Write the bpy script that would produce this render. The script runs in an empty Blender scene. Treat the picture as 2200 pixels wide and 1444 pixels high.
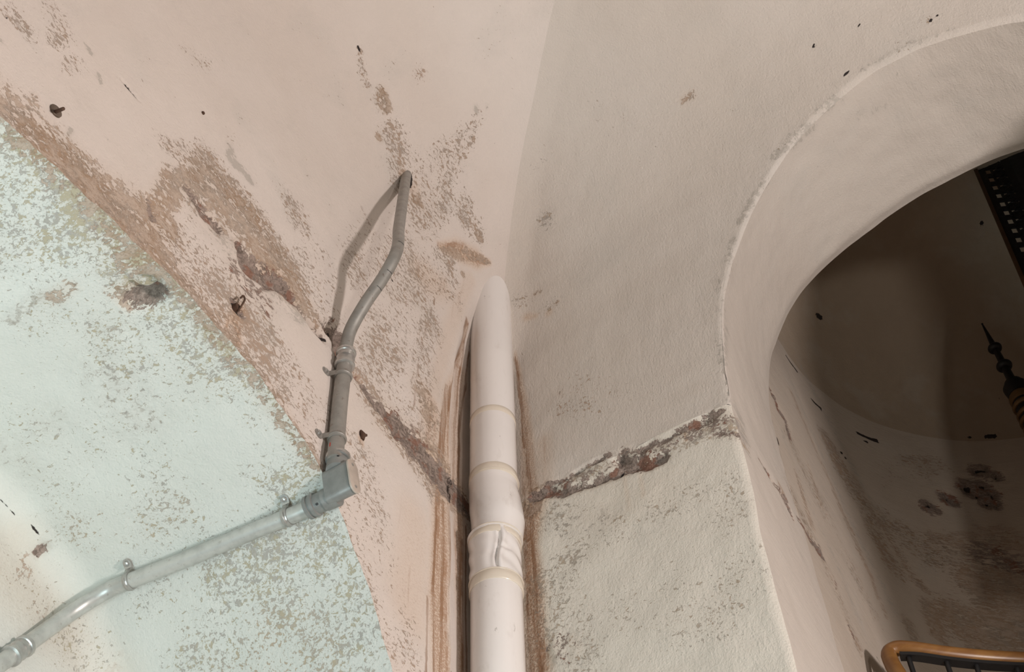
import bpy, bmesh, math
import numpy as np
from mathutils import Vector, Matrix
from mathutils.bvhtree import BVHTree

# ------------------------------------------------------------------ camera, world, lights
FPX = 2900.0
CAM = np.array([1.0280, -1.7156, 1.6])
M = np.array([[0.85082226, -0.43642031, -0.29264106],
              [0.5248434, 0.67900537, 0.51331385],
              [-0.02531574, -0.59032958, 0.80676521]])      # rows: world axes, columns: right, down, forward
sc = bpy.context.scene
cd = bpy.data.cameras.new('camera'); cam = bpy.data.objects.new('camera', cd)
sc.collection.objects.link(cam); sc.camera = cam
cd.sensor_width = 36.0; cd.lens = FPX / 2200.0 * 36.0; cd.clip_start = 0.05
R3 = Matrix((tuple(M[0]), tuple(M[1]), tuple(M[2]))) @ Matrix.Diagonal((1, -1, -1))
cam.matrix_world = Matrix.Translation(Vector(CAM)) @ R3.to_4x4()

w = bpy.data.worlds.new('world'); sc.world = w; w.use_nodes = True
w.node_tree.nodes['Background'].inputs[0].default_value = (1.0, 0.86, 0.74, 1)
w.node_tree.nodes['Background'].inputs[1].default_value = 0.10
sc.view_settings.view_transform = 'Standard'; sc.view_settings.look = 'None'
sc.view_settings.exposure = -0.07; sc.view_settings.gamma = 1.0
sc.view_settings.use_curve_mapping = False

def area(name, loc, target, size, sizey, power, col):
    l = bpy.data.lights.new(name, 'AREA'); l.shape = 'RECTANGLE'; l.size = size; l.size_y = sizey
    l.energy = power; l.color = col
    o = bpy.data.objects.new(name, l); sc.collection.objects.link(o); o.location = loc
    o.rotation_euler = (Vector(target) - Vector(loc)).to_track_quat('-Z', 'Y').to_euler()
    return o
def lamp(name, loc, power, col, radius):
    l = bpy.data.lights.new(name, 'POINT'); l.energy = power; l.color = col; l.shadow_soft_size = radius
    o = bpy.data.objects.new(name, l); sc.collection.objects.link(o); o.location = loc
    return o
lamp('room_lamp', (2.85, -0.80, 2.15), 256, (1.0, 0.895, 0.855), 0.10)
area('room_fill_light', (3.0, -2.0, 2.0), (0.8, 0.2, 4.0), 0.25, 0.25, 19, (1.0, 0.93, 0.86))  # added unseen area light, sized and placed for the stairwell shadow edge
area('alcove_daylight', (-0.19, -1.50, 1.9), (-0.08, -0.95, 3.4), 0.30, 0.9, 14.2, (0.75, 0.965, 1.0))
lamp('stair_lamp', (1.75, 1.2, 2.6), 0.9, (1.0, 0.56, 0.26), 0.08)

# ------------------------------------------------------------------ projection helpers (used to place things on the walls)
def ray(px, py):
    v = M @ np.array([px - 1100.0, py - 722.0, FPX]); return v / np.linalg.norm(v)
def proj(P):
    v = M.T @ (np.asarray(P, float) - CAM); return 1100 + FPX * v[0] / v[2], 722 + FPX * v[1] / v[2]
def on_plane(px, py, n, d):
    n = np.asarray(n, float); r = ray(px, py); return CAM + r * ((d - n @ CAM) / (n @ r))

# ------------------------------------------------------------------ noise
def _h(ix, iy, iz, seed):
    h = (ix.astype(np.int64) * 374761393 + iy.astype(np.int64) * 668265263 + iz.astype(np.int64) * 2147483647 + seed * 1274126177) & 0xffffffff
    h = ((h ^ (h >> 13)) * 1274126177) & 0xffffffff
    h = h ^ (h >> 16)
    return (h & 0xffff) / 65535.0 * 2 - 1
def vnoise(P, scale, seed=0):
    Q = P * scale; I = np.floor(Q); F = Q - I; F = F * F * (3 - 2 * F); out = 0
    for dx in (0, 1):
        for dy in (0, 1):
            for dz in (0, 1):
                wt = (F[..., 0] if dx else 1 - F[..., 0]) * (F[..., 1] if dy else 1 - F[..., 1]) * (F[..., 2] if dz else 1 - F[..., 2])
                out = out + wt * _h(I[..., 0] + dx, I[..., 1] + dy, I[..., 2] + dz, seed)
    return out

# ------------------------------------------------------------------ curves
def catmull(pts, n=24):
    P = np.array(pts, float); P = np.vstack([2 * P[0] - P[1], P, 2 * P[-1] - P[-2]]); out = []
    for i in range(1, len(P) - 2):
        d = [max(np.linalg.norm(P[j + 1] - P[j]) ** .5, 1e-6) for j in (i - 1, i, i + 1)]
        t0 = 0; t1 = d[0]; t2 = t1 + d[1]; t3 = t2 + d[2]
        for k in range(n):
            t = t1 + (t2 - t1) * k / n
            A1 = (t1 - t) / (t1 - t0) * P[i - 1] + (t - t0) / (t1 - t0) * P[i]
            A2 = (t2 - t) / (t2 - t1) * P[i] + (t - t1) / (t2 - t1) * P[i + 1]
            A3 = (t3 - t) / (t3 - t2) * P[i + 1] + (t - t2) / (t3 - t2) * P[i + 2]
            B1 = (t2 - t) / (t2 - t0) * A1 + (t - t0) / (t2 - t0) * A2
            B2 = (t3 - t) / (t3 - t1) * A2 + (t - t1) / (t3 - t1) * A3
            out.append((t2 - t) / (t2 - t1) * B1 + (t - t1) / (t2 - t1) * B2)
    out.append(P[-2]); return np.array(out)
def resample(C, step):
    L = np.r_[0, np.cumsum(np.linalg.norm(np.diff(C, axis=0), axis=1))]
    n = max(2, int(round(L[-1] / step)) + 1); s = np.linspace(0, L[-1], n)
    return np.stack([np.interp(s, L, C[:, k]) for k in range(C.shape[1])], 1)

ZS = 3.72                                   # springing height of the vault
PROF = catmull([(0, 0), (.001, .2), (.005, .36), (.020, .56), (.070, .75), (.165, .91), (.30, 1.02), (.50, 1.11), (.80, 1.21), (1.20, 1.28), (1.6, 1.31)])
PROF = resample(PROF, .008); PROF[:, 0] = np.maximum(PROF[:, 0], 0)
PL = np.r_[0, np.cumsum(np.linalg.norm(np.diff(PROF, axis=0), axis=1))]
def u_of_z(z): return np.interp(np.asarray(z) - ZS, PROF[:, 1], PROF[:, 0])
def s_of_z(z): return np.interp(np.asarray(z) - ZS, PROF[:, 1], PL)
def s_of_u(u): return np.interp(u, PROF[:, 0] + np.arange(len(PROF)) * 1e-9, PL)
def prof(s): return np.interp(s, PL, PROF[:, 0]), np.interp(s, PL, PROF[:, 1]) + ZS

STEP = 0.009
# arch in the left wall (x = 0): crown at y = -1.10
AL = catmull([(-.185, 2.45), (-.20, 2.62), (-.255, 2.84), (-.34, 3.03), (-.455, 3.185), (-.56, 3.28), (-.69, 3.335), (-.80, 3.361), (-.885, 3.369), (-.965, 3.369), (-1.05, 3.360), (-1.12, 3.352), (-1.215, 3.339), (-1.33, 3.322), (-1.5, 3.27), (-1.66, 3.18), (-1.80, 3.03), (-1.90, 2.84), (-1.96, 2.62), (-1.98, 2.45)])
AL = resample(AL, STEP)
nz = np.stack([AL[:, 0], AL[:, 1], AL[:, 0] * 0], 1)
AL[:, 1] += .004 * vnoise(nz, 30, 3) + .003 * vnoise(nz, 80, 5)
AL[:, 0] += np.where(abs(np.gradient(AL[:, 1])) > .002, .002 * vnoise(nz, 50, 4), 0); AL[:, 0] = np.minimum.accumulate(AL[:, 0] - 1e-5 * np.arange(len(AL)))
# arched doorway in the right wall (y = 0 below, y = -u above): crown at x = 1.15
ARH = catmull([(.548, 3.70), (.552, 3.80), (.570, 3.94), (.605, 4.09), (.70, 4.27), (.87, 4.42), (1.08, 4.488), (1.15, 4.492)])
ARH = resample(ARH, STEP)
AR = np.vstack([ARH, np.stack([2.30 - ARH[::-1][1:, 0], ARH[::-1][1:, 1]], 1)])
ARX0, ARX1 = AR[0, 0], AR[-1, 0]

# ------------------------------------------------------------------ mesh assembly
SURF = []                                   # name, verts, normals, quads
def quads(nu, nv, off=0):
    i = np.arange(nu - 1)[:, None] * nv + np.arange(nv - 1)[None, :]
    return np.stack([i, i + nv, i + nv + 1, i + 1], -1).reshape(-1, 4) + off
def grid_normals(G):
    a = np.gradient(G, axis=0); b = np.gradient(G, axis=1); n = np.cross(a, b)
    l = np.linalg.norm(n, axis=-1, keepdims=True); return n / np.maximum(l, 1e-12)
def surface(name, grids, label=None):
    """grids: list of (array nu,nv,3; flip; fade array nu,nv or None)"""
    V = []; N = []; Q = []; W = []; off = 0
    for G, ref, fade in grids:
        nu, nv = G.shape[:2]; n = grid_normals(G)
        ref = np.asarray(ref(G) if callable(ref) else np.broadcast_to(ref, G.shape))
        s = np.sign((n * ref).sum()); s = 1 if s == 0 else s
        q = quads(nu, nv, off)
        if s < 0: q = q[:, ::-1]
        V.append(G.reshape(-1, 3)); N.append((n * s).reshape(-1, 3)); Q.append(q)
        W.append((np.ones((nu, nv)) if fade is None else fade).reshape(-1)); off += nu * nv
    SURF.append([name, np.vstack(V), np.vstack(N), np.vstack(Q), np.concatenate(W)])

def lin(a, b, step): return np.linspace(a, b, max(2, int(round(abs(b - a) / step)) + 1))
def ss(a, b, x): t = np.clip((np.asarray(x) - a) / (b - a), 0, 1); return t * t * (3 - 2 * t)

# chase cut into the left wall for the soil pipe
def chase(y, z):
    ye = np.interp(z, [2.9, 3.6, 3.8, 4.04, 4.24, 4.4], [-.178, -.19, -.198, -.186, -.160, -.14])
    d = .040 * (1 - ss(4.0, 4.44, z)); wdt = .012 + .05 * ss(3.7, 4.2, z)
    return d * ss(ye, ye + wdt, y)

# left wall -----------------------------------------------------------------
ys = np.r_[AL[:, 0]]
zt = ZS
nv = 130
def col_grid(ys, zlo, zhi, nv):
    t = np.linspace(0, 1, nv)[None, :]
    Z = zlo[:, None] + (zhi - zlo)[:, None] * t; Y = np.repeat(ys[:, None], nv, 1)
    return Y, Z
Y, Z = col_grid(ys, AL[:, 1], np.full(len(ys), ZS), 110)
Ga = np.stack([-chase(Y, Z), Y, Z], -1); fa = ss(0, .03, Z - AL[:, 1][:, None])
yb = lin(0, ys[0], .0035)
Yb, Zb = col_grid(yb, np.full(len(yb), 2.45), np.full(len(yb), ZS), 150)
Gb = np.stack([-chase(Yb, Zb), Yb, Zb], -1)
Gc = np.stack([-chase(Yb, Zb * 0 + 2.45), Yb, np.repeat(np.linspace(0, 2.45, 150)[None], len(yb), 0)], -1)
ye_ = lin(ys[-1], -3.2, .05); Ye, Ze = col_grid(ye_, np.zeros(len(ye_)), np.full(len(ye_), ZS), 80)
Ge = np.stack([Ye * 0, Ye, Ze], -1)
surface('wall_left', [(Ga, (1, 0, 0), fa), (Gb, (1, 0, 0), None), (Gc, (1, 0, 0), None), (Ge, (1, 0, 0), None)])

# alcove behind the arch: soffit, rounded turn, end wall, jambs -----------------
D = .535
prof_d = [(0, 0.0)]
ds = np.r_[lin(0, D - .06, .010), ]
def soff(c, d):                              # c: curve (y,z) -> offset towards the opening centre
    return c
cen = np.array([-1.10, 2.3])
tang = np.gradient(AL, axis=0); nin = np.stack([tang[:, 1], -tang[:, 0]], 1)
nin /= np.linalg.norm(nin, axis=1)[:, None]
sgn = np.sign(((cen - AL) * nin).sum(1)); nin = nin * sgn[:, None]
for _ in range(14): nin[1:-1] = (nin[:-2] + nin[1:-1] * 2 + nin[2:]) / 4
nin /= np.linalg.norm(nin, axis=1)[:, None]
ALs = AL.copy()
for _ in range(10): ALs[1:-1] = (ALs[:-2] + ALs[1:-1] * 2 + ALs[2:]) / 4
DD = [(d, 0.0) for d in ds] + [(D - .06 + .06 * math.sin(a), .06 * (1 - math.cos(a))) for a in np.linspace(.1, math.pi / 2, 16)] + [(D + .0005 * k, .06 + k * .045) for k in range(1, 10)]
G = np.zeros((len(AL), len(DD), 3))
for j, (d, o) in enumerate(DD):
    f = ss(0, .05, d); c = AL * (1 - f) + ALs * f
    c = c + nin * (o + .04 * d)
    G[:, j, 0] = -d; G[:, j, 1] = c[:, 0]; G[:, j, 2] = c[:, 1]
fs = np.repeat(ss(0, .03, np.array([d for d, o in DD]))[None], len(AL), 0)
def ref_in(G): return np.stack([G[..., 0] * 0 + .3, -1.1 - G[..., 1], 2.3 - G[..., 2]], -1)
grids = [(G, ref_in, fs)]
for yj, s in ((AL[0, 0], -1), (AL[-1, 0], 1)):
    zz = lin(0, 2.45, .1); xx = lin(0, -D, .05)
    X_, Z_ = np.meshgrid(xx, zz, indexing='ij'); grids.append((np.stack([X_, X_ * 0 + yj, Z_], -1), (0, s, 0), None))
xs_, zs_ = np.meshgrid(lin(-2.02, -.18, .1), lin(0, 1.0, .1), indexing='ij')
grids.append((np.stack([xs_ * 0 - D, xs_, zs_], -1), (1, 0, 0), None))
surface('wall_alcove', grids)

# right wall ------------------------------------------------------------------
xa = np.r_[lin(0, .12, .004), lin(.128, ARX0, .0085)]; x_r = lin(ARX1, 3.2, .03)
def edge_round(X, Z):                         # soft rounded arris around the doorway
    P = np.stack([X, Z], -1).reshape(-1, 2); d = np.full(len(P), 9.0)
    for a in range(0, len(AR), 1): d = np.minimum(d, np.hypot(P[:, 0] - AR[a, 0], P[:, 1] - AR[a, 1]))
    dj = np.where(P[:, 1] < AR[0, 1], np.minimum(abs(P[:, 0] - ARX0), abs(P[:, 0] - ARX1)), 9); d = np.minimum(d, dj)
    r = RR(P[:, 1]); q = np.clip(1 - d / r, 0, 1)
    return (r * (1 - np.sqrt(np.clip(1 - q * q, 0, 1)))).reshape(X.shape)
def RR(z): return .006 + .004 * ss(3.5, 4.0, z)
zz = lin(2.4, AR[0, 1], .009)
X_, Z_ = np.meshgrid(xa, zz, indexing='ij')
Gr = np.stack([X_, edge_round(X_, Z_), Z_], -1)
X2, Z2 = np.meshgrid(xa, lin(0, 2.4, .08), indexing='ij')
X3, Z3 = np.meshgrid(x_r, lin(0, AR[0, 1], .04), indexing='ij')
surface('wall_right', [(Gr, (0, -1, 0), 1 - .9 * ss(.5, .548, X_)), (np.stack([X2, edge_round(X2, Z2), Z2], -1), (0, -1, 0), None),
                       (np.stack([X3, edge_round(X3, Z3), Z3], -1), (0, -1, 0), None)])

# vault -------------------------------------------------------------------------
# left web: columns in y;  right web: columns in x, starting at the doorway arch
def rho_of(z): return .012 + .085 * ss(3.95, 4.3, z)
SF = np.linspace(0, PL[-1], 3000); UF = np.interp(SF, PL, PROF[:, 0]); KF = np.maximum.accumulate(UF + .293 * rho_of(np.interp(SF, PL, PROF[:, 1]) + ZS)) + SF * 1e-7
def s_crease(c): return np.interp(c, KF, SF)
def web(cs, slo, nv):
    shi = np.maximum(s_crease(cs), slo + 1e-4)
    t = np.linspace(0, 1, nv)[None, :]; S = slo[:, None] + (shi - slo)[:, None] * t
    U, Z = prof(S); return np.repeat(cs[:, None], nv, 1), U, Z
cs0 = np.r_[.0036, .005, .0075, lin(.011, .24, .004), lin(.248, 1.7, .008), lin(1.75, 3.2, .05)]
cs0 = np.unique(np.r_[cs0[cs0 < ARX0 - .002], AR[:, 0], cs0[cs0 > ARX1 + .002]])
# the lower edges lie at ZS (left) and at ARZ0 (right)
C, U, Z = web(cs0, np.zeros(len(cs0)), 190)
def fillet(C, U, Z):
    rho = rho_of(Z); e = np.maximum(C - U, .293 * rho)
    add = np.where(e < rho, rho - np.sqrt(np.maximum(rho ** 2 - (rho - e) ** 2, 0)), 0)
    near = C - U < rho; return np.where(near, U + e, C), U + add
C_, U_ = fillet(C, U, Z)
GL = np.stack([U_ - chase(-C_, Z), -C_, Z], -1)
cr = np.unique(np.r_[cs0[cs0 < ARX0 - .002], AR[:, 0], cs0[cs0 > ARX1 + .002]])
zlo = np.interp(cr, AR[:, 0], AR[:, 1]); zlo = np.where((cr < ARX0) | (cr > ARX1), AR[0, 1], zlo)
slo = np.where(zlo <= ZS, zlo - ZS, s_of_z(zlo))
def prof2(S): return np.interp(S, PL, PROF[:, 0]), np.where(S < 0, ZS + S, np.interp(S, PL, PROF[:, 1]) + ZS)
shi = s_crease(cr); t = np.linspace(0, 1, 190)[None]
S = slo[:, None] + (np.maximum(shi, slo + 1e-4) - slo)[:, None] * t; U, Z = prof2(S)
Cx = np.repeat(cr[:, None], 190, 1); er = edge_round(Cx, Z)
nearedge = 1 - .9 * (er > 0)
Cx_, U_ = fillet(Cx, U, Z)
GR = np.stack([Cx_, -U_ + er, Z], -1)
surface('ceiling', [(GL, (1, 0, -.3), None), (GR, (0, -1, -.3), nearedge)])

# reveal of the doorway: jambs and arched soffit ------------------------------------
YD = .38
IN = catmull([(.530, 3.70), (.530, 3.95), (.534, 4.08), (.545, 4.15), (.575, 4.25), (.68, 4.41), (.81, 4.50), (1.04, 4.575), (1.15, 4.58)])
IN = resample(IN, STEP); k = np.linspace(0, len(IN) - 1, len(ARH)); IN = np.stack([np.interp(k, np.arange(len(IN)), IN[:, j]) for j in (0, 1)], 1)
IN = np.vstack([IN, np.stack([2.30 - IN[::-1][1:, 0], IN[::-1][1:, 1]], 1)])
vv = np.r_[0, .02, .05, lin(.08, .96, .025), 1.0]
y0 = -u_of_z(AR[:, 1]) + RR(AR[:, 1])
G = np.zeros((len(AR), len(vv), 3))
for j, v in enumerate(vv):
    c = AR * (1 - v) + IN * v
    G[:, j, 0] = c[:, 0]; G[:, j, 2] = c[:, 1]; G[:, j, 1] = y0 * (1 - v) + YD * v
    b = ss(.86, 1.0, v) ** 2 * .018 * ss(4.0, 4.2, AR[:, 1])        # slightly rounded inner lip
    G[:, j, 2] += b
fade = np.repeat((ss(0, .12, vv) * (1 - ss(.9, 1, vv)))[None], len(AR), 0)
def ref_c(G): return np.stack([1.15 - G[..., 0], G[..., 1] * 0, 3.3 - G[..., 2]], -1)
grids = [(G, ref_c, fade)]
for xj, xi, s in ((ARX0, .530, 1), (ARX1, 1.77, -1)):
    zz = np.r_[lin(0, 2.4, .1), lin(2.41, AR[0, 1], .012)]
    V_, Z_ = np.meshgrid(vv, zz, indexing='ij')
    yy = RR(Z_)
    grids.append((np.stack([xj * (1 - V_) + xi * V_, yy * (1 - V_) + YD * V_, Z_], -1), (s, 0, 0), np.repeat((ss(0, .12, vv) * (1 - ss(.9, 1, vv)))[:, None], len(zz), 1)))
surface('wall_archway', grids)

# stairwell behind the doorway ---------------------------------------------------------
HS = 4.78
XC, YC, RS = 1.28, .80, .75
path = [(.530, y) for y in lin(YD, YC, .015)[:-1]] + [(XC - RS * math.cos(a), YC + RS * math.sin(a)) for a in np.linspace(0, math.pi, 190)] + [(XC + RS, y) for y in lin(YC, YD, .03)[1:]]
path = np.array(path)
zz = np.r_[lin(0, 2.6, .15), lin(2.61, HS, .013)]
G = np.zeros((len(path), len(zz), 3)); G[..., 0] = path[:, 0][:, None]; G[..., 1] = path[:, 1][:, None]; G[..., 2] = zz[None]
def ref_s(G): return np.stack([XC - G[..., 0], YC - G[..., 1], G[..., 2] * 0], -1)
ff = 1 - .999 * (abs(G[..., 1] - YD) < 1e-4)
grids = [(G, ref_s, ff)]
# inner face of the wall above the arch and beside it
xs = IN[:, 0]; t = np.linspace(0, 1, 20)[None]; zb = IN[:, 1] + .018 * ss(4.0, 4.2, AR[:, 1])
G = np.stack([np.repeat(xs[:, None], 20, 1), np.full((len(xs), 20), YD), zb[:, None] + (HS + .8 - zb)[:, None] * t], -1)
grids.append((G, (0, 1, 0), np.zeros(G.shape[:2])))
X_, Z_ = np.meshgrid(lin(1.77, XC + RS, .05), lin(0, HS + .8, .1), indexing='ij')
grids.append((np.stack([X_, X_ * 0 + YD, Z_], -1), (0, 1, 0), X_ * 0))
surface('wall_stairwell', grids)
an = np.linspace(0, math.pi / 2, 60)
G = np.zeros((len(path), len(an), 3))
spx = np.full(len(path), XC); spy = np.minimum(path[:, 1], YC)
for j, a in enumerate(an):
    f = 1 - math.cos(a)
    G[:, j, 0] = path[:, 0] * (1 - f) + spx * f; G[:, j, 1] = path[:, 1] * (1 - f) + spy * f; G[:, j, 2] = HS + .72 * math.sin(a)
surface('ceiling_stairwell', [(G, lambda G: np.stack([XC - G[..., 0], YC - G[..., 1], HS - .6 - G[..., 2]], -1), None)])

# ------------------------------------------------------------------ ray casting on the undisturbed surfaces
allV = []; allQ = []; off = 0
for s in SURF: allV.append(s[1]); allQ.append(s[3] + off); off += len(s[1])
BV = BVHTree.FromPolygons(np.vstack(allV).tolist(), np.vstack(allQ).tolist())
allN = np.vstack([s[2] for s in SURF]); allQc = np.vstack(allQ)
def hit(px, py):
    r = ray(px, py); loc, nrm, idx, dist = BV.ray_cast(Vector(CAM), Vector(r))
    if loc is None: return None
    n = allN[allQc[idx]].mean(0); n /= np.linalg.norm(n)
    return np.array(loc), n
def place(px, py, offs=0.0):
    """point held offs metres off the wall that shows at pixel px,py"""
    qx, qy = px, py
    for _ in range(6):
        P, n = hit(qx, qy); Q = P + n * offs; a, b = proj(Q); qx += px - a; qy += py - b
    return P + n * offs, n

# ------------------------------------------------------------------ wear on the plaster: shapes traced on the walls
# channel: F flaked paint, B bare brown plaster, D deep damage, R rust wash and runs, G grey dirt, K dark spots and holes, hole shade painted near-black
ST = []
def S(ch, st, *pts, depth=0.0): ST.append((ch, st, pts, depth))
# flaking on the alcove soffit
S('F', .62, (0, 330, 110), (120, 440, 110), (260, 560, 90), (400, 700, 80), (520, 850, 80), (620, 1000, 80), (700, 1160, 90), (790, 1400, 90))
S('F', .42, (60, 560, 160), (200, 800, 200), (350, 950, 200), (400, 1150, 160))
S('F', .62, (560, 1250, 150), (620, 1380, 160), (420, 1400, 110))
S('F', .45, (0, 900, 120), (150, 1040, 90)); S('F', .45, (60, 1300, 80), (200, 1400, 70))
S('B', .62, (60, 300, 30), (110, 340, 22)); S('B', .66, (95, 325, 18)); S('B', .60, (180, 400, 20), (260, 470, 35), (250, 500, 30))
S('B', .60, (290, 545, 35), (330, 575, 35), (370, 590, 20)); S('B', .62, (260, 630, 22), (275, 655, 14))
S('G', .62, (20, 690, 20), (60, 660, 20), (100, 630, 18)); S('B', .62, (115, 640, 18), (150, 615, 14))
S('G', .45, (220, 800, 60), (300, 900, 60)); S('G', .4, (100, 900, 50)); S('G', .42, (0, 960, 40), (60, 1010, 30))
S('F', .75, (540, 1010, 45), (600, 1040, 40)); S('F', .75, (620, 1200, 40), (700, 1240, 30)); S('F', .72, (640, 1370, 35), (680, 1400, 30))
# band along the arris and the springing of the left wall
S('B', .86, (-30, 205, 18), (40, 250, 18), (90, 290, 22), (130, 320, 20), (200, 400, 18), (250, 445, 34), (300, 470, 44), (350, 475, 36))
S('B', .66, (0, 230, 40), (110, 300, 36), (200, 400, 36), (300, 480, 60))
S('B', .80, (330, 520, 26), (350, 560, 22)); S('B', .6, (370, 570, 26), (420, 640, 22), (450, 690, 24), (490, 740, 22))
S('B', .85, (340, 450, 20), (380, 395, 26), (440, 400, 26), (480, 450, 30), (530, 500, 32), (580, 560, 34), (620, 610, 20))
S('B', .68, (450, 390, 40), (540, 480, 40), (620, 600, 36), (680, 690, 16))
S('B', .66, (430, 360, 16), (410, 350, 10))
S('D', .62, (325, 435, 8), (338, 480, 10), depth=.006)
S('D', .78, (402, 408, 8), (440, 460, 12), (470, 492, 10), depth=.008)
S('G', .6, (375, 400, 18), (400, 430, 14)); S('G', .7, (435, 465, 16), (480, 520, 14))
S('D', .90, (515, 530, 10), (535, 570, 20), (565, 590, 22), (600, 610, 16), (625, 640, 12), depth=.014)
S('G', .7, (540, 580, 26), (600, 640, 22), (640, 680, 20))
S('D', .75, (640, 660, 7), (665, 695, 7), (690, 722, 9), depth=.012)
S('K', .75, (656, 690, 2.5), (676, 708, 3), (700, 730, 5), depth=.006)
S('D', .85, (700, 705, 10), (722, 715, 20), (732, 745, 18), (728, 790, 10), depth=.014)
S('K', .8, (722, 712, 5), (715, 735, 4)); S('K', .8, (728, 765, 6)); S('K', .7, (718, 790, 4))
S('D', .70, (750, 795, 6), (780, 830, 8), (805, 868, 10), depth=.006)
S('D', .92, (820, 880, 12), (850, 920, 22), (890, 960, 24), (930, 1010, 22), (965, 1050, 24), depth=.005)
S('G', .75, (800, 860, 16), (850, 935, 24), (900, 985, 22), (940, 1040, 22)); S('B', .7, (900, 960, 30), (950, 1010, 30))
S('D', .85, (975, 1060, 20), (1000, 1090, 14), (1015, 1115, 12), depth=.0); S('B', .75, (960, 1030, 30), (985, 1070, 26))
# flaking on the pink strip and on the left web
S('F', .66, (400, 520, 60), (470, 620, 70), (560, 740, 80), (640, 850, 60), (660, 950, 40))
S('F', .48, (700, 900, 50), (780, 1000, 60), (800, 1150, 70), (850, 1300, 60), (880, 1420, 50))
S('F', .58, (800, 780, 50), (860, 850, 50), (900, 900, 40)); S('F', .60, (620, 600, 50), (700, 560, 40), (700, 660, 50))
S('F', .60, (830, 620, 60), (880, 560, 80), (960, 620, 50)); S('F', .60, (860, 720, 70), (800, 660, 40))
S('F', .60, (850, 290, 40), (890, 370, 60), (900, 450, 70), (950, 380, 40), (990, 300, 30))
S('F', .64, (840, 290, 20), (870, 330, 30)); S('F', .62, (860, 700, 50), (830, 770, 50))
S('F', .60, (770, 110, 12), (775, 150, 14), (785, 180, 12)); S('B', .72, (820, 200, 12), (825, 225, 16)); S('F', .7, (820, 215, 26))
S('B', .68, (813, 296, 9)); S('F', .6, (900, 160, 18)); S('F', .62, (895, 410, 30)); S('B', .66, (895, 430, 14), (905, 445, 8))
S('F', .6, (640, 450, 34), (650, 490, 30)); S('F', .56, (500, 300, 22)); S('G', .92, (498, 320, 9), (500, 345, 13), (520, 365, 12), (538, 385, 11))
S('F', .62, (360, 310, 26), (400, 330, 30)); S('F', .58, (420, 370, 40))
S('G', .95, (1021, 232, 6), (1024, 245, 5)); S('G', .95, (1045, 231, 5)); S('F', .6, (1000, 310, 25), (1030, 250, 16))
S('B', .7, (1028, 508, 7), (1034, 516, 5)); S('B', .7, (993, 587, 7)); S('K', .8, (842, 605, 2), (845, 612, 2))
S('F', .66, (930, 700, 30), (900, 780, 40), (905, 860, 30)); S('B', .62, (905, 850, 26), (920, 890, 28))
# upper left
S('F', .56, (20, 20, 34), (50, 50, 24)); S('F', .58, (120, 25, 30), (140, 60, 30), (120, 90, 20)); S('G', .95, (188, 97, 5), (194, 110, 6))
S('F', .6, (150, 140, 22), (175, 130, 16)); S('G', .95, (216, 160, 5), (217, 178, 5)); S('G', .95, (155, 275, 4), (151, 292, 4)); S('G', .9, (238, 300, 4))
S('G', .9, (0, 82, 8)); S('K', .95, (268, 175, 2.5), (280, 190, 4), (290, 202, 3), (298, 213, 2.5), depth=.008); S('G', .9, (272, 180, 5), (282, 192, 5))
S('K', .9, (15, 20, 3), (16, 33, 3)); S('K', .9, (460, 145, 3)); S('F', .54, (450, 140, 16)); S('B', .55, (70, 220, 14), (75, 205, 8))
S('K', .8, (768, 100, 2), (770, 112, 3)); S('K', .9, (1000, 310, 2.5)); S('K', .8, (1013, 297, 3)); S('F', .5, (20, 190, 30))
S('K', .9, (527, 77, 2)); S('G', .25, (180, 210, 34))
# rust stains and runs beside the pipe
S('R', .95, (945, 530, 8), (985, 540, 20), (1020, 555, 18), (1048, 562, 8)); S('R', .5, (900, 590, 26), (930, 610, 30), (950, 620, 24))
S('R', .42, (1010, 600, 14), (985, 660, 16), (960, 730, 18), (945, 790, 16), (930, 860, 14), (940, 930, 20))
S('R', .8, (1004, 700, 6), (985, 770, 10), (968, 850, 14), (955, 920, 18), (950, 1000, 18))
S('R', 1.0, (945, 1080, 24), (945, 1200, 30), (940, 1320, 28), (950, 1460, 28)); S('R', .5, (890, 1130, 46), (880, 1300, 50))
S('R', .7, (925, 870, 24), (930, 990, 30))
S('R', .9, (985, 1080, 14), (985, 1200, 12), (984, 1320, 10), (985, 1460, 10)); S('R', .75, (990, 800, 14), (978, 960, 16), (980, 1060, 14))
S('R', .8, (1106, 760, 3), (1118, 820, 6), (1128, 880, 9), (1134, 960, 14), (1140, 1050, 20))
S('R', 1.0, (1148, 1080, 26), (1140, 1180, 18), (1148, 1300, 26), (1155, 1450, 30)); S('R', .45, (1165, 950, 20), (1170, 1040, 20))
S('R', .75, (1132, 682, 10), (1150, 680, 5)); S('R', .7, (1178, 674, 8)); S('B', .66, (1148, 632, 5), (1158, 628, 5)); S('B', .6, (1195, 652, 5)); S('F', .6, (1180, 660, 26))
S('R', .5, (1345, 1030, 4), (1350, 1100, 4)); S('R', .5, (1380, 1020, 4), (1383, 1070, 4))
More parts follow.
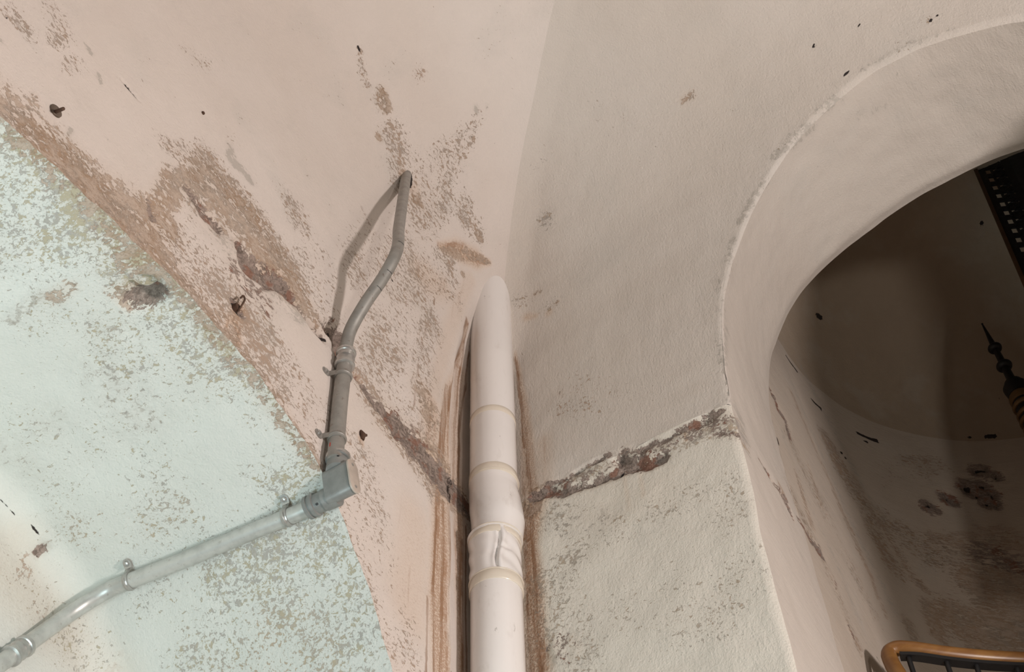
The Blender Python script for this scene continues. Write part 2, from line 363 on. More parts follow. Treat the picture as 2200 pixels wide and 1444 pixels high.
for t_ in (((1002, 690, 5), (985, 760, 6), (965, 850, 6), (950, 930, 6), (944, 1010, 6), (950, 1050, 6)), ((1006, 700, 3), (995, 770, 3.5), (980, 860, 3.5), (975, 950, 3.5), (972, 1040, 3.5)), ((1008, 760, 3), (1000, 830, 3.5), (988, 900, 3.5), (985, 980, 3.5), (982, 1060, 3.5)),
           ((960, 830, 4), (948, 900, 4.5), (940, 980, 4.5)), ((935, 1090, 4), (930, 1250, 4), (932, 1460, 4)), ((950, 1080, 5), (948, 1250, 5), (944, 1460, 4)), ((962, 1070, 4), (964, 1250, 4), (968, 1460, 5)), ((918, 1280, 3), (914, 1460, 4)),
           ((990, 1090, 5), (986, 1250, 4), (985, 1460, 5)), ((1000, 1130, 3), (998, 1300, 3), (997, 1460, 4)), ((1105, 770, 3), (1118, 850, 4.5), (1130, 930, 4.5), (1136, 1020, 5), (1142, 1080, 5)), ((1110, 800, 2), (1122, 880, 3), (1127, 960, 3)),
           ((1140, 1090, 7), (1145, 1180, 6), (1150, 1260, 6), (1150, 1350, 7), (1158, 1460, 7)), ((1130, 1280, 4), (1134, 1360, 4), (1140, 1460, 5)), ((1118, 1160, 3), (1146, 1166, 5)), ((935, 640, 1.6), (905, 740, 2), (885, 880, 2))):
    S('T', .95, *t_)
S('R', .8, (950, 1060, 30)); S('R', .8, (1140, 1120, 26)); S('B', .5, (1140, 1090, 30)); S('B', .45, (985, 1100, 30))
S('B', .60, (0, 225, 30), (60, 275, 30), (130, 345, 34), (210, 425, 36), (270, 470, 50), (330, 520, 40), (380, 590, 26)); S('F', .95, (60, 290, 60), (200, 420, 60), (330, 560, 60), (450, 690, 50), (560, 830, 40))
S('B', .60, (150, 320, 26), (240, 400, 24), (310, 440, 24)); S('B', .54, (440, 420, 60), (520, 480, 50), (600, 590, 40)); S('G', .55, (420, 440, 40), (560, 600, 50), (640, 660, 30)); S('F', .85, (450, 350, 40), (560, 480, 40), (640, 600, 40))
S('F', .8, (400, 540, 60), (520, 700, 60), (600, 840, 50)); S('D', .56, (840, 900, 30), (900, 970, 32), (960, 1040, 30)); S('F', .8, (780, 830, 40), (860, 930, 40), (920, 1030, 40)); S('B', .52, (820, 900, 30), (920, 1010, 34))
S('F', .75, (480, 1230, 90), (640, 1330, 90), (720, 1400, 60)); S('F', .7, (40, 420, 100), (130, 520, 90)); S('F', .42, (200, 1150, 100), (330, 1300, 100))
S('B', .62, (950, 536, 6), (985, 546, 12), (1025, 552, 12), (1050, 562, 5)); S('F', .8, (960, 560, 26), (940, 545, 20))
S('G', .55, (1690, 800, 7), (1740, 920, 8), (1800, 1060, 9), (1880, 1230, 9), (1930, 1330, 8)); S('B', .5, (1700, 850, 6), (1770, 1010, 7), (1840, 1170, 8), (1900, 1320, 7)); S('G', .5, (1670, 900, 6), (1720, 1040, 7), (1790, 1200, 8), (1850, 1340, 8))
S('G', .6, (1720, 780, 8), (1790, 920, 10), (1860, 1060, 10), (1940, 1200, 10)); S('B', .52, (1830, 1020, 8), (1900, 1140, 10), (1960, 1240, 12)); S('F', .8, (1780, 950, 24), (1850, 1090, 28), (1920, 1220, 30)); S('F', .7, (1700, 1050, 16), (1780, 1230, 20), (1840, 1380, 20))
S('F', .5, (420, 130, 30)); S('F', .62, (930, 420, 60), (960, 330, 40)); S('F', .6, (1000, 450, 40), (1020, 500, 30)); S('F', .55, (800, 520, 60), (760, 600, 40))
S('B', .55, (0, 215, 50), (80, 270, 44), (180, 370, 44), (280, 460, 56)); S('B', .5, (480, 700, 30), (560, 830, 24), (620, 920, 20), (680, 1010, 18)); S('F', .9, (530, 790, 24), (600, 890, 20), (660, 990, 20))
S('G', .8, (340, 640, 12), depth=.004); S('B', .62, (300, 560, 40), (330, 540, 30)); S('B', .5, (240, 480, 30), (260, 530, 30)); S('D', .55, (520, 600, 30), (560, 640, 26)); S('R', .6, (590, 590, 26), (630, 640, 20))
S('K', 1.0, (880, 379, 10), (879, 394, 9), depth=.006); S('R', .7, (866, 376, 12)); S('R', .5, (885, 400, 18)); S('B', .6, (863, 380, 8))  # conduit hole: shade inside it painted near-black on a shallow dent
S('D', .46, (1180, 1055, 10), (1250, 1030, 10), (1320, 1000, 12)); S('D', .50, (1340, 985, 16), (1430, 965, 16)); S('D', .48, (1460, 945, 16), (1560, 900, 18)); S('G', .7, (1590, 900, 14), (1600, 940, 12))
S('F', .8, (1590, 930, 24), (1600, 960, 16)); S('F', .62, (1170, 1250, 40), (1190, 1350, 50)); S('F', .66, (1240, 1190, 60)); S('G', .66, (1200, 1400, 30), (1180, 1440, 24)); S('D', .45, (1200, 1385, 26), (1230, 1400, 20))
# fittings and holes in the plaster of the alcove
S('D', 1.0, (288, 645, 16), (318, 640, 20), (345, 625, 12), depth=.020); S('G', .95, (310, 605, 14), (335, 605, 10), depth=.008)
S('R', 1.0, (283, 612, 10), (300, 622, 9), depth=.012); S('K', .95, (288, 616, 4)); S('K', .95, (305, 636, 2.5)); S('B', .9, (265, 635, 14), (280, 655, 8))
S('D', .85, (505, 650, 8), (512, 668, 12), depth=.01); S('R', 1.0, (512, 660, 14), (500, 690, 12)); S('K', .7, (510, 655, 7), (513, 672, 6))
S('R', 1.0, (492, 690, 5), (486, 712, 6)); S('R', 1.0, (508, 700, 10), (510, 735, 8)); S('R', .5, (520, 690, 24)); S('G', .6, (535, 630, 10))
S('D', .8, (80, 1192, 7), (95, 1182, 8), depth=.006); S('K', .9, (83, 1196, 3.5)); S('B', .35, (60, 1220, 22)); S('R', .3, (40, 1160, 40))
S('K', .7, (66, 1132, 4), (80, 1142, 4), (84, 1158, 3)); S('K', .5, (0, 1075, 1.5), (20, 1095, 2), (40, 1115, 2)); S('G', .5, (100, 1175, 12))
S('R', .36, (0, 1230, 70), (120, 1350, 60), (240, 1460, 60)); S('B', .2, (0, 1200, 60), (140, 1340, 50))
S('R', .9, (773, 945, 8), (777, 956, 5)); S('D', .9, (774, 935, 6)); S('K', .9, (774, 938, 4))
# right wall: springing crack
S('D', .92, (1148, 1068, 12), (1170, 1058, 10), (1210, 1060, 9), (1245, 1050, 8), depth=.008); S('B', .85, (1145, 1100, 16), (1150, 1060, 14))
S('D', .88, (1258, 1045, 6), (1290, 1032, 10), (1325, 1020, 9), (1350, 1010, 8), depth=.010)
S('D', .98, (1335, 988, 12), (1365, 1000, 16), (1400, 998, 15), (1430, 985, 10), depth=.014); S('K', .9, (1335, 1016, 6), depth=.012)
S('D', .70, (1180, 1040, 6), (1215, 1030, 5), (1235, 1018, 5)); S('D', .72, (1225, 1025, 5), (1260, 1003, 5), (1310, 978, 6), depth=.006)
S('D', .70, (1340, 968, 7), (1380, 968, 9), (1400, 955, 6), (1440, 945, 6), depth=.006)
S('D', .80, (1440, 940, 5), (1475, 925, 9), (1500, 912, 9), (1530, 895, 12), (1550, 885, 8), depth=.008)
S('D', .66, (1535, 935, 7), (1570, 930, 7), (1585, 940, 8)); S('G', .7, (1565, 860, 8), (1580, 875, 8)); S('R', .9, (1477, 925, 4), (1479, 948, 3)); S('R', .9, (1385, 1000, 14))
S('G', .50, (1380, 965, 24), (1460, 945, 26), (1550, 920, 26)); S('F', .7, (1330, 985, 24), (1450, 955, 24), (1550, 925, 24))
S('F', .74, (1200, 1045, 16), (1300, 1000, 20)); S('R', .12, (1290, 1090, 60), (1400, 1060, 60))
S('F', .58, (1200, 1110, 50), (1300, 1150, 60)); S('G', .42, (1220, 1130, 40), (1300, 1115, 30)); S('F', .52, (1440, 1080, 60), (1540, 1050, 50), (1580, 1130, 50))
S('F', .56, (1220, 1230, 60), (1220, 1330, 60), (1260, 1430, 60)); S('F', .46, (1400, 1300, 120), (1550, 1330, 100), (1600, 1200, 60)); S('G', .5, (1180, 1390, 30), (1260, 1360, 30), (1230, 1430, 34))
S('F', .34, (1230, 850, 60), (1320, 870, 60), (1400, 870, 50)); S('B', .6, (1203, 845, 5)); S('G', .9, (1311, 888, 4)); S('F', .5, (1210, 880, 26)); S('F', .5, (1120, 650, 26))
S('F', .5, (1170, 320, 20), (1150, 360, 20)); S('F', .5, (1170, 470, 24)); S('F', .22, (1400, 300, 60), (1300, 250, 50)); S('B', .66, (1470, 213, 7), (1488, 203, 7))
S('G', .35, (1580, 560, 14), (1560, 640, 16), (1545, 740, 14)); S('G', .45, (1536, 600, 10), (1545, 620, 10))
S('G', .72, (1590, 470, 12), (1620, 420, 10), (1650, 380, 10)); S('G', .75, (1670, 330, 14), (1710, 290, 18), (1745, 272, 12)); S('G', .66, (1760, 240, 12), (1800, 215, 16)); S('G', .6, (1560, 560, 10), (1575, 510, 10)); S('G', .55, (1850, 150, 8), (1960, 90, 8), (2050, 62, 6)); S('G', .6, (1560, 700, 14), (1550, 780, 14)); S('F', .6, (1680, 315, 12))
S('K', .9, (1817, 160, 4), (1822, 156, 3)); S('K', .9, (1746, 99, 4), (1752, 97, 3)); S('K', .8, (1848, 53, 3)); S('K', .95, (1998, 46, 4), (2004, 42, 3)); S('K', .7, (2012, 32, 3)); S('G', .4, (1795, 180, 9))
S('F', .5, (2000, 40, 14)); S('F', .5, (1845, 55, 10)); S('G', .6, (1930, 157, 4)); S('G', .5, (1848, 315, 4)); S('G', .4, (2060, 385, 10), (2080, 380, 8)); S('G', .35, (1850, 245, 18), (1900, 230, 12))
# doorway jamb
S('D', .9, (1655, 838, 3), (1672, 880, 4), (1688, 905, 5), (1695, 940, 3), depth=.004); S('K', .5, (1684, 897, 3))
S('D', .8, (1628, 985, 2), (1650, 1020, 3), (1668, 1050, 5), depth=.004); S('D', .95, (1675, 1060, 5), (1690, 1080, 6), (1696, 1098, 6), depth=.006); S('K', .9, (1692, 1098, 4))
S('B', .7, (1680, 1055, 8)); S('D', .7, (1715, 1115, 4), (1740, 1155, 7), (1765, 1190, 8), depth=.003); S('D', .5, (1790, 1240, 4), (1795, 1270, 3)); S('D', .8, (1818, 1340, 3), (1832, 1370, 4))
S('B', .62, (1712, 1020, 5), (1730, 1080, 6), (1745, 1130, 6)); S('B', .55, (1735, 1000, 4), (1760, 1080, 6)); S('F', .5, (1700, 950, 20), (1760, 1080, 30), (1830, 1220, 30), (1880, 1330, 24))
S('B', .6, (1840, 1180, 6), (1870, 1240, 7)); S('B', .58, (1790, 1060, 6), (1830, 1140, 8)); S('F', .55, (1860, 1100, 30), (1920, 1180, 36)); S('K', .5, (1885, 1415, 3), (1900, 1440, 5))
# stairwell wall
S('K', .85, (1745, 658, 4), (1754, 670, 5), (1766, 688, 3)); S('K', .8, (1690, 766, 1.6), (1698, 778, 2.5), (1713, 798, 2.5)); S('K', .85, (1744, 858, 2.2), (1760, 873, 3.5), (1767, 884, 2)); S('K', .75, (1783, 908, 3))
S('K', .6, (1802, 890, 1.4), (1840, 912, 1.2), (1868, 935, 1.2)); S('K', .85, (1842, 930, 4), (1862, 940, 5), (1884, 948, 5)); S('K', .8, (1860, 950, 5)); S('K', .8, (1803, 968, 3), (1814, 982, 3)); S('K', .7, (1785, 997, 2.5))
S('K', .8, (2078, 936, 4), (2090, 934, 4)); S('K', .9, (2118, 934, 6), (2136, 934, 6)); S('K', .8, (2110, 481, 6)); S('K', .7, (2148, 856, 4), (2158, 860, 2))
for a, b, r in ((2098, 1011, 12), (2113, 1012, 12), (2143, 1023, 9), (2080, 1048, 17), (2112, 1044, 14), (2100, 1066, 12), (2134, 1065, 11), (2122, 1082, 12), (2142, 1085, 9), (2036, 1072, 13), (2052, 1082, 8)):
    S('K', .62, (a, b, r * .62), depth=.010); S('D', .9, (a, b, r + 3)); S('G', .9, (a, b, r + 2))
S('D', .9, (1990, 1090, 14), (2008, 1096, 12)); S('K', .6, (1992, 1092, 9)); S('G', .6, (2082, 1117, 12), (2095, 1128, 10))
S('B', .60, (2010, 1160, 20), (2090, 1180, 40), (2160, 1160, 40)); S('B', .72, (2100, 1250, 50), (2170, 1260, 50), (2150, 1330, 60)); S('B', .78, (2050, 1330, 44), (2120, 1370, 50), (2190, 1380, 40)); S('B', .8, (1975, 1255, 12), (1990, 1270, 8))
S('B', .75, (2000, 1310, 22), (2010, 1360, 20)); S('B', .6, (1950, 1340, 14), (1960, 1370, 10)); S('D', .6, (2110, 1190, 30), (2180, 1210, 30)); S('F', .7, (1900, 1130, 40), (2000, 1180, 50)); S('F', .6, (1880, 1020, 30), (2000, 1000, 40))

comp = []
for ch, st, pts, depth in ST:
    P3 = []
    for (a, b, r) in pts:
        h = hit(a, b)
        if h is None: continue
        zd = (M.T @ (h[0] - CAM))[2]; cs_ = max(abs(ray(a, b) @ h[1]), .12) / .7
        P3.append((h[0], r * zd / FPX / min(1, cs_) ** .5 * {'D': 1.3, 'B': 1.15, 'K': 1.1}.get(ch, 1)))
    if P3: comp.append((ch, st, P3, depth))

def wear(V, N):
    ch = {c: np.zeros(len(V)) for c in 'FBDRGKTZ'}; dep = np.zeros(len(V))
    for c, st, P3, depth in comp:
        rm = max(r for _, r in P3); pp = np.array([p for p, _ in P3]); soft = {'F': 1.8, 'R': 1.9, 'G': 1.8, 'B': 1.9, 'D': 1.8, 'K': 1.4, 'T': 1.5}[c]
        lo = pp.min(0) - rm * soft; hi = pp.max(0) + rm * soft
        m = np.all((V >= lo) & (V <= hi), axis=1); ix = np.nonzero(m)[0]
        if not len(ix): continue
        Q = V[ix]; best = np.full(len(Q), 9.0)
        segs = list(zip(P3[:-1], P3[1:])) or [(P3[0], P3[0])]
        for (a, ra), (b, rb) in segs:
            ab = b - a; L2 = ab @ ab
            t = np.clip(((Q - a) @ ab) / L2, 0, 1) if L2 > 0 else np.zeros(len(Q))
            d = np.linalg.norm(Q - (a + t[:, None] * ab), axis=1) / (ra + (rb - ra) * t); best = np.minimum(best, d)
        v = st * (1 - ss(.35, soft, best)); ch[c][ix] = np.maximum(ch[c][ix], v)
        if depth: dep[ix] = np.maximum(dep[ix], depth * (1 - ss(.5, 1.25, best)))
    return ch, dep

# ------------------------------------------------------------------ materials
def nt(name):
    m = bpy.data.materials.new(name); m.use_nodes = True; t = m.node_tree; b = t.nodes['Principled BSDF']; return m, t, b
class NG:
    def __init__(s, t): s.t = t
    def n(s, typ, **kw):
        x = s.t.nodes.new(typ)
        for k, v in kw.items():
            if k == 'inp':
                for kk, vv in v.items():
                    if hasattr(vv, 'is_output') or isinstance(vv, bpy.types.NodeSocket): s.t.links.new(vv, x.inputs[kk])
                    else: x.inputs[kk].default_value = vv
            else: setattr(x, k, v)
        return x
    def m(s, op, a, b=0.0, c=None, clamp=False):
        x = s.n('ShaderNodeMath', operation=op, use_clamp=clamp, inp={0: a, 1: b})
        if c is not None:
            if isinstance(c, bpy.types.NodeSocket): s.t.links.new(c, x.inputs[2])
            else: x.inputs[2].default_value = c
        return x.outputs[0]
    def step(s, v, a, b): 
        x = s.n('ShaderNodeMapRange', interpolation_type='SMOOTHSTEP', inp={0: v, 1: a, 2: b}); return x.outputs[0]
    def mix(s, f, a, b):
        x = s.n('ShaderNodeMix', data_type='RGBA'); 
        for i, v in ((0, f), (6, a), (7, b)):
            if isinstance(v, bpy.types.NodeSocket): s.t.links.new(v, x.inputs[i])
            else: x.inputs[i].default_value = v if i == 0 else (*v, 1)
        return x.outputs[2]
    def noise(s, vec, sc, det=3, ro=.55, dist=0.0, loc=(0, 0, 0), scl=(1, 1, 1), rot=(0, 0, 0)):
        mp = s.n('ShaderNodeMapping', inp={0: vec, 1: loc, 2: rot, 3: scl})
        x = s.n('ShaderNodeTexNoise', inp={'Vector': mp.outputs[0], 'Scale': sc, 'Detail': det, 'Roughness': ro, 'Distortion': dist}); return x.outputs[0]

def plaster(name, base, base2, scl=(1, 1, 1), rot=(0, 0, 0), brush=(1, 1, 1), bs=1.0, flake_bias=0.0, bstr=.75, flk=((.36, .27, .18), (.33, .30, .27))):
    m, t, b = nt(name); g = NG(t)
    pos = g.n('ShaderNodeTexCoord').outputs['Object']
    wa = g.n('ShaderNodeAttribute', attribute_name='wear_a'); wb = g.n('ShaderNodeAttribute', attribute_name='wear_b')
    sa = g.n('ShaderNodeSeparateColor', inp={0: wa.outputs['Color']}); sb = g.n('ShaderNodeSeparateColor', inp={0: wb.outputs['Color']})
    F, B, R = sa.outputs; Dm, Gy, K = sb.outputs; T = wa.outputs['Alpha']
    big = g.noise(pos, 2.2, 3); mid = g.noise(pos, 14, 4, loc=(3, 1, 2)); fine = g.noise(pos, 105, 5, .66, .5, scl=scl, rot=rot)
    fine2 = g.noise(pos, 230, 3, .6, .2, loc=(5, 5, 5), scl=scl, rot=rot); med = g.noise(pos, 36, 6, .68, .4, loc=(9, 2, 4), scl=scl, rot=rot)
    clus = g.noise(pos, 7, 3, .6, loc=(1, 7, 3))
    col = g.mix(g.step(big, .35, .65), base, base2)
    col = g.mix(g.m('MULTIPLY', g.step(mid, .5, .72), .12), col, tuple(c * .86 for c in base2))
    col = g.mix(g.m('MULTIPLY', g.step(clus, .5, .75), .22), col, (.50, .48, .44))
    # dirt and rust washes
    gm = g.m('MULTIPLY', g.m('MULTIPLY', Gy, g.step(med, .34, .62)), .40, clamp=True); gp = g.m('MULTIPLY', g.step(g.m('ADD', Gy, g.m('ADD', g.m('MULTIPLY', g.m('SUBTRACT', fine, .5), 2.4), g.m('MULTIPLY', g.m('SUBTRACT', med, .5), 1.6))), .60, .66), g.step(Gy, .1, .4)); gm = g.m('MAXIMUM', gm, g.m('MULTIPLY', gp, .62)); col = g.mix(gm, col, (.36, .33, .29))
    ws = g.m('MULTIPLY', g.m('ADD', B, g.m('MULTIPLY', Dm, .8)), .42, clamp=True); col = g.mix(ws, col, (.53, .42, .33))
    stv = g.noise(pos, 70, 4, .6, .15, scl=(1, 1, .05)); stw = g.noise(pos, 30, 3, .6, .1, loc=(2, 2, 2), scl=(1, 1, .06))
    rr = g.m('MULTIPLY', R, R)
    rw = g.m('MULTIPLY', R, .42, clamp=True); col = g.mix(rw, col, (.56, .38, .24))
    rs = g.m('MULTIPLY', g.step(g.m('ADD', g.m('ADD', g.m('MULTIPLY', stv, .55), g.m('MULTIPLY', stw, .45)), g.m('MULTIPLY', R, .11)), .59, .66), g.m('MINIMUM', g.m('MULTIPLY', rr, 1.2), .62))
    rs = g.m('MULTIPLY', rs, g.m('ADD', .45, g.m('MULTIPLY', g.step(med, .42, .56), .55)))
    col = g.mix(rs, col, (.30, .16, .085))
    tm = g.m('MULTIPLY', g.m('MULTIPLY', g.step(g.m('ADD', T, g.m('MULTIPLY', g.m('SUBTRACT', med, .5), 1.3)), .34, .70), g.step(T, .04, .2)), g.m('ADD', .30, g.m('MULTIPLY', g.step(stv, .38, .62), .45))); col = g.mix(tm, col, (.24, .135, .075))
    rg = g.m('MULTIPLY', g.step(g.m('ADD', fine2, g.m('MULTIPLY', R, .20)), .63, .70), g.m('MULTIPLY', rr, .55, clamp=True)); col = g.mix(rg, col, (.31, .17, .09))
    # flakes of missing paint
    fc = g.m('ADD', g.m('MULTIPLY', F, .29), g.m('ADD', g.m('MULTIPLY', g.m('SUBTRACT', clus, .5), .40), flake_bias))
    f1 = g.step(g.m('ADD', fine, fc), .735, .752); f2 = g.step(g.m('ADD', fine2, g.m('MULTIPLY', fc, .85)), .755, .775)
    fl = g.m('MAXIMUM', f1, g.m('MULTIPLY', f2, .7))
    fcol = g.mix(g.step(med, .42, .56), flk[0], flk[1])
    fcol = g.mix(g.step(big, .5, .7), fcol, tuple(.5 * (a + b_) for a, b_ in zip(flk[0], (.40, .27, .20))))
    col = g.mix(g.m('MULTIPLY', fl, .82), col, fcol)
    # bare brown plaster
    bm_ = g.step(g.m('ADD', g.m('ADD', g.m('MULTIPLY', g.m('SUBTRACT', med, .5), 1.9), g.m('MULTIPLY', g.m('SUBTRACT', fine, .5), 1.9)), g.m('MINIMUM', B, .70)), .50, .55)
    bm_ = g.m('MULTIPLY', bm_, g.step(B, .05, .25))
    bcol = g.mix(g.step(mid, .42, .60), (.34, .24, .165), (.32, .265, .215)); bcol = g.mix(g.step(med, .44, .60), bcol, (.45, .36, .29)); bcol = g.mix(g.m('MULTIPLY', g.step(fine2, .5, .66), .6), bcol, (.26, .18, .125))
    col = g.mix(g.m('MULTIPLY', bm_, .85), col, bcol)
    # deep damage: mortar and brick
    dm = g.step(g.m('ADD', g.m('ADD', g.m('MULTIPLY', g.m('SUBTRACT', med, .5), 1.6), g.m('MULTIPLY', g.m('SUBTRACT', fine, .5), 1.6)), Dm), .50, .56)
    dm = g.m('MULTIPLY', dm, g.step(Dm, .05, .25))
    dcol = g.mix(g.step(fine, .38, .62), (.16, .125, .105), (.36, .29, .25)); dcol = g.mix(g.step(fine2, .5, .65), dcol, (.29, .235, .20)); dcol = g.mix(g.m('MULTIPLY', g.step(g.noise(pos, 24, 3, .6, loc=(4, 8, 1)), .52, .62), .75), dcol, (.25, .12, .08))
    col = g.mix(dm, col, dcol)
    km = g.m('MULTIPLY', g.step(g.m('ADD', K, g.m('MULTIPLY', g.m('SUBTRACT', fine, .5), .7)), .42, .52), g.step(K, .05, .2)); col = g.mix(km, col, (.035, .028, .026))
    t.links.new(col, b.inputs['Base Color']); b.inputs['Roughness'].default_value = .88; b.inputs['Specular IOR Level'].default_value = .25
    # relief
    br = g.noise(pos, 95 * bs, 4, .6, .2, scl=brush, loc=(7, 7, 7)); fg = g.noise(pos, 260, 2, .5); lg = g.noise(pos, 26, 3, .5, loc=(2, 9, 9), scl=brush)
    h = g.m('ADD', g.m('MULTIPLY', br, .35), g.m('ADD', g.m('MULTIPLY', fg, .22), g.m('MULTIPLY', lg, .45)))
    h = g.m('SUBTRACT', h, g.m('MULTIPLY', fl, .12)); h = g.m('SUBTRACT', h, g.m('MULTIPLY', bm_, .22))
    rough = g.m('MULTIPLY', g.m('ADD', med, fine2), g.m('MULTIPLY', dm, .9)); h = g.m('SUBTRACT', g.m('ADD', h, rough), g.m('MULTIPLY', dm, 1.0))
    h = g.m('SUBTRACT', h, g.m('MULTIPLY', km, .6))
    bump = g.n('ShaderNodeBump', inp={'Strength': bstr, 'Distance': .005, 'Height': h}); t.links.new(bump.outputs[0], b.inputs['Normal'])
    return m

P_LEFT = plaster('plaster_left', (.645, .585, .54), (.62, .555, .505), scl=(1, .8, 1.2), rot=(.9, 0, 0), flake_bias=.02, flk=((.33, .235, .165), (.31, .25, .20)))
P_ALC = plaster('plaster_alcove', (.615, .625, .59), (.59, .60, .56), scl=(1, 1.2, 1), flake_bias=.0, flk=((.38, .33, .22), (.34, .32, .29)))
P_RIGHT = plaster('plaster_right', (.66, .62, .55), (.64, .60, .53), brush=(1, 1, .6), bs=1.3, bstr=1.0, flk=((.38, .30, .22), (.35, .31, .26)))
P_VAULT = plaster('plaster_vault', (.585, .535, .485), (.57, .515, .46), brush=(1.2, 1.2, .45), bs=1.6, bstr=.9)
P_ARCH = plaster('plaster_archway', (.56, .51, .455), (.55, .495, .44), scl=(1, .35, 1.6), brush=(1.4, .25, 1.4))
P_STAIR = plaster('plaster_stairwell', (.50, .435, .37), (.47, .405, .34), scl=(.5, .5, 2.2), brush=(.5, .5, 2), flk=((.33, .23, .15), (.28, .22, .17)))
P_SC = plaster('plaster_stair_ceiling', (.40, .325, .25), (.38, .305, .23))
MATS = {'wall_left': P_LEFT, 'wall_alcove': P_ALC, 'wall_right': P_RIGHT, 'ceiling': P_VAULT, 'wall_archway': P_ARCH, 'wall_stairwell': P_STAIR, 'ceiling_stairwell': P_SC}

def metal(name, col, rough, met=1.0, bumpy=.15, spots=.0):
    m, t, b = nt(name); g = NG(t); pos = g.n('ShaderNodeTexCoord').outputs['Object']
    n1 = g.noise(pos, 45, 4); n2 = g.noise(pos, 400, 2)
    c = g.mix(g.step(n1, .35, .7), col, tuple(x * .82 for x in col))
    if spots: c = g.mix(g.m('MULTIPLY', g.step(g.noise(pos, 110, 3), .64, .68), spots), c, (.16, .10, .07))
    t.links.new(c, b.inputs['Base Color']); b.inputs['Metallic'].default_value = met
    t.links.new(g.m('ADD', g.m('MULTIPLY', n1, .2), rough - .1), b.inputs['Roughness'])
    bp = g.n('ShaderNodeBump', inp={'Strength': bumpy, 'Distance': .001, 'Height': n2}); t.links.new(bp.outputs[0], b.inputs['Normal']); return m
M_COND = metal('galvanized_steel', (.56, .565, .54), .36, .5, bumpy=.05, spots=.2)
M_CONDG = metal('aged_grey_steel', (.30, .285, .26), .45, .3, bumpy=.1, spots=.5)
M_ZINC = metal('bright_zinc', (.50, .49, .47), .30, .75, bumpy=.05)
M_CAST = metal('grey_painted_casting', (.24, .245, .235), .42, .15)
M_COVER = metal('beige_cover_plate', (.50, .43, .37), .48, .1)
M_DARK = metal('dark_screw', (.03, .03, .03), .5, .3)
M_RUST = metal('rusty_iron', (.10, .055, .035), .85, .2, .8)
M_WASH = metal('dull_brown_washer', (.17, .13, .10), .6, .5)
M_IRON = metal('black_iron', (.012, .012, .013), .5, .1)
M_RED = metal('red_mark', (.45, .05, .03), .6, 0)
M_GOLD = metal('dull_gilding', (.17, .095, .035), .45, .3)
M_GREYI = metal('grey_iron', (.035, .035, .038), .5, .2)
def pvc(name, col, dirt):
    m, t, b = nt(name); g = NG(t); pos = g.n('ShaderNodeTexCoord').outputs['Object']
    n = g.noise(pos, 30, 5, .65, .3, scl=(1, 1, .35)); n2 = g.noise(pos, 7, 3)
    c = g.mix(g.m('MULTIPLY', g.step(n, .55, .72), .35), col, dirt); c = g.mix(g.m('MULTIPLY', g.step(n2, .45, .7), .3), c, tuple(x * .9 for x in col))
    sp = g.noise(pos, 45, 4, .7, .5, loc=(3, 3, 3), scl=(1, 1, .5)); c = g.mix(g.m('MULTIPLY', g.step(sp, .68, .72), .5), c, (.30, .26, .23))
    t.links.new(c, b.inputs['Base Color']); b.inputs['Roughness'].default_value = .27; b.inputs['Specular IOR Level'].default_value = .5; b.inputs['Coat Weight'].default_value = .6; b.inputs['Coat Roughness'].default_value = .10
    bp = g.n('ShaderNodeBump', inp={'Strength': .25, 'Distance': .001, 'Height': g.noise(pos, 60, 3)}); t.links.new(bp.outputs[0], b.inputs['Normal']); return m
M_PVC = pvc('white_pvc', (.80, .77, .75), (.60, .55, .51)); M_TAPE = pvc('yellowed_tape', (.72, .65, .55), (.50, .42, .32))
def wood(name, c1, c2):
    m, t, b = nt(name); g = NG(t); pos = g.n('ShaderNodeTexCoord').outputs['Object']
    n = g.noise(pos, 25, 5, .6, .5, scl=(.25, 1, 1)); t.links.new(g.mix(g.step(n, .35, .65), c1, c2), b.inputs['Base Color']); b.inputs['Roughness'].default_value = .35; return m
M_WOOD = wood('varnished_wood', (.27, .135, .04), (.20, .09, .028)); M_WOODD = wood('dark_wood', (.10, .045, .02), (.075, .035, .017))
def stone(name, c1, c2):
    m, t, b = nt(name); g = NG(t); pos = g.n('ShaderNodeTexCoord').outputs['Object']
    t.links.new(g.mix(g.step(g.noise(pos, 8, 5), .35, .65), c1, c2), b.inputs['Base Color']); b.inputs['Roughness'].default_value = .8; return m
M_FLOOR = stone('stone_floor', (.38, .34, .30), (.30, .27, .24))

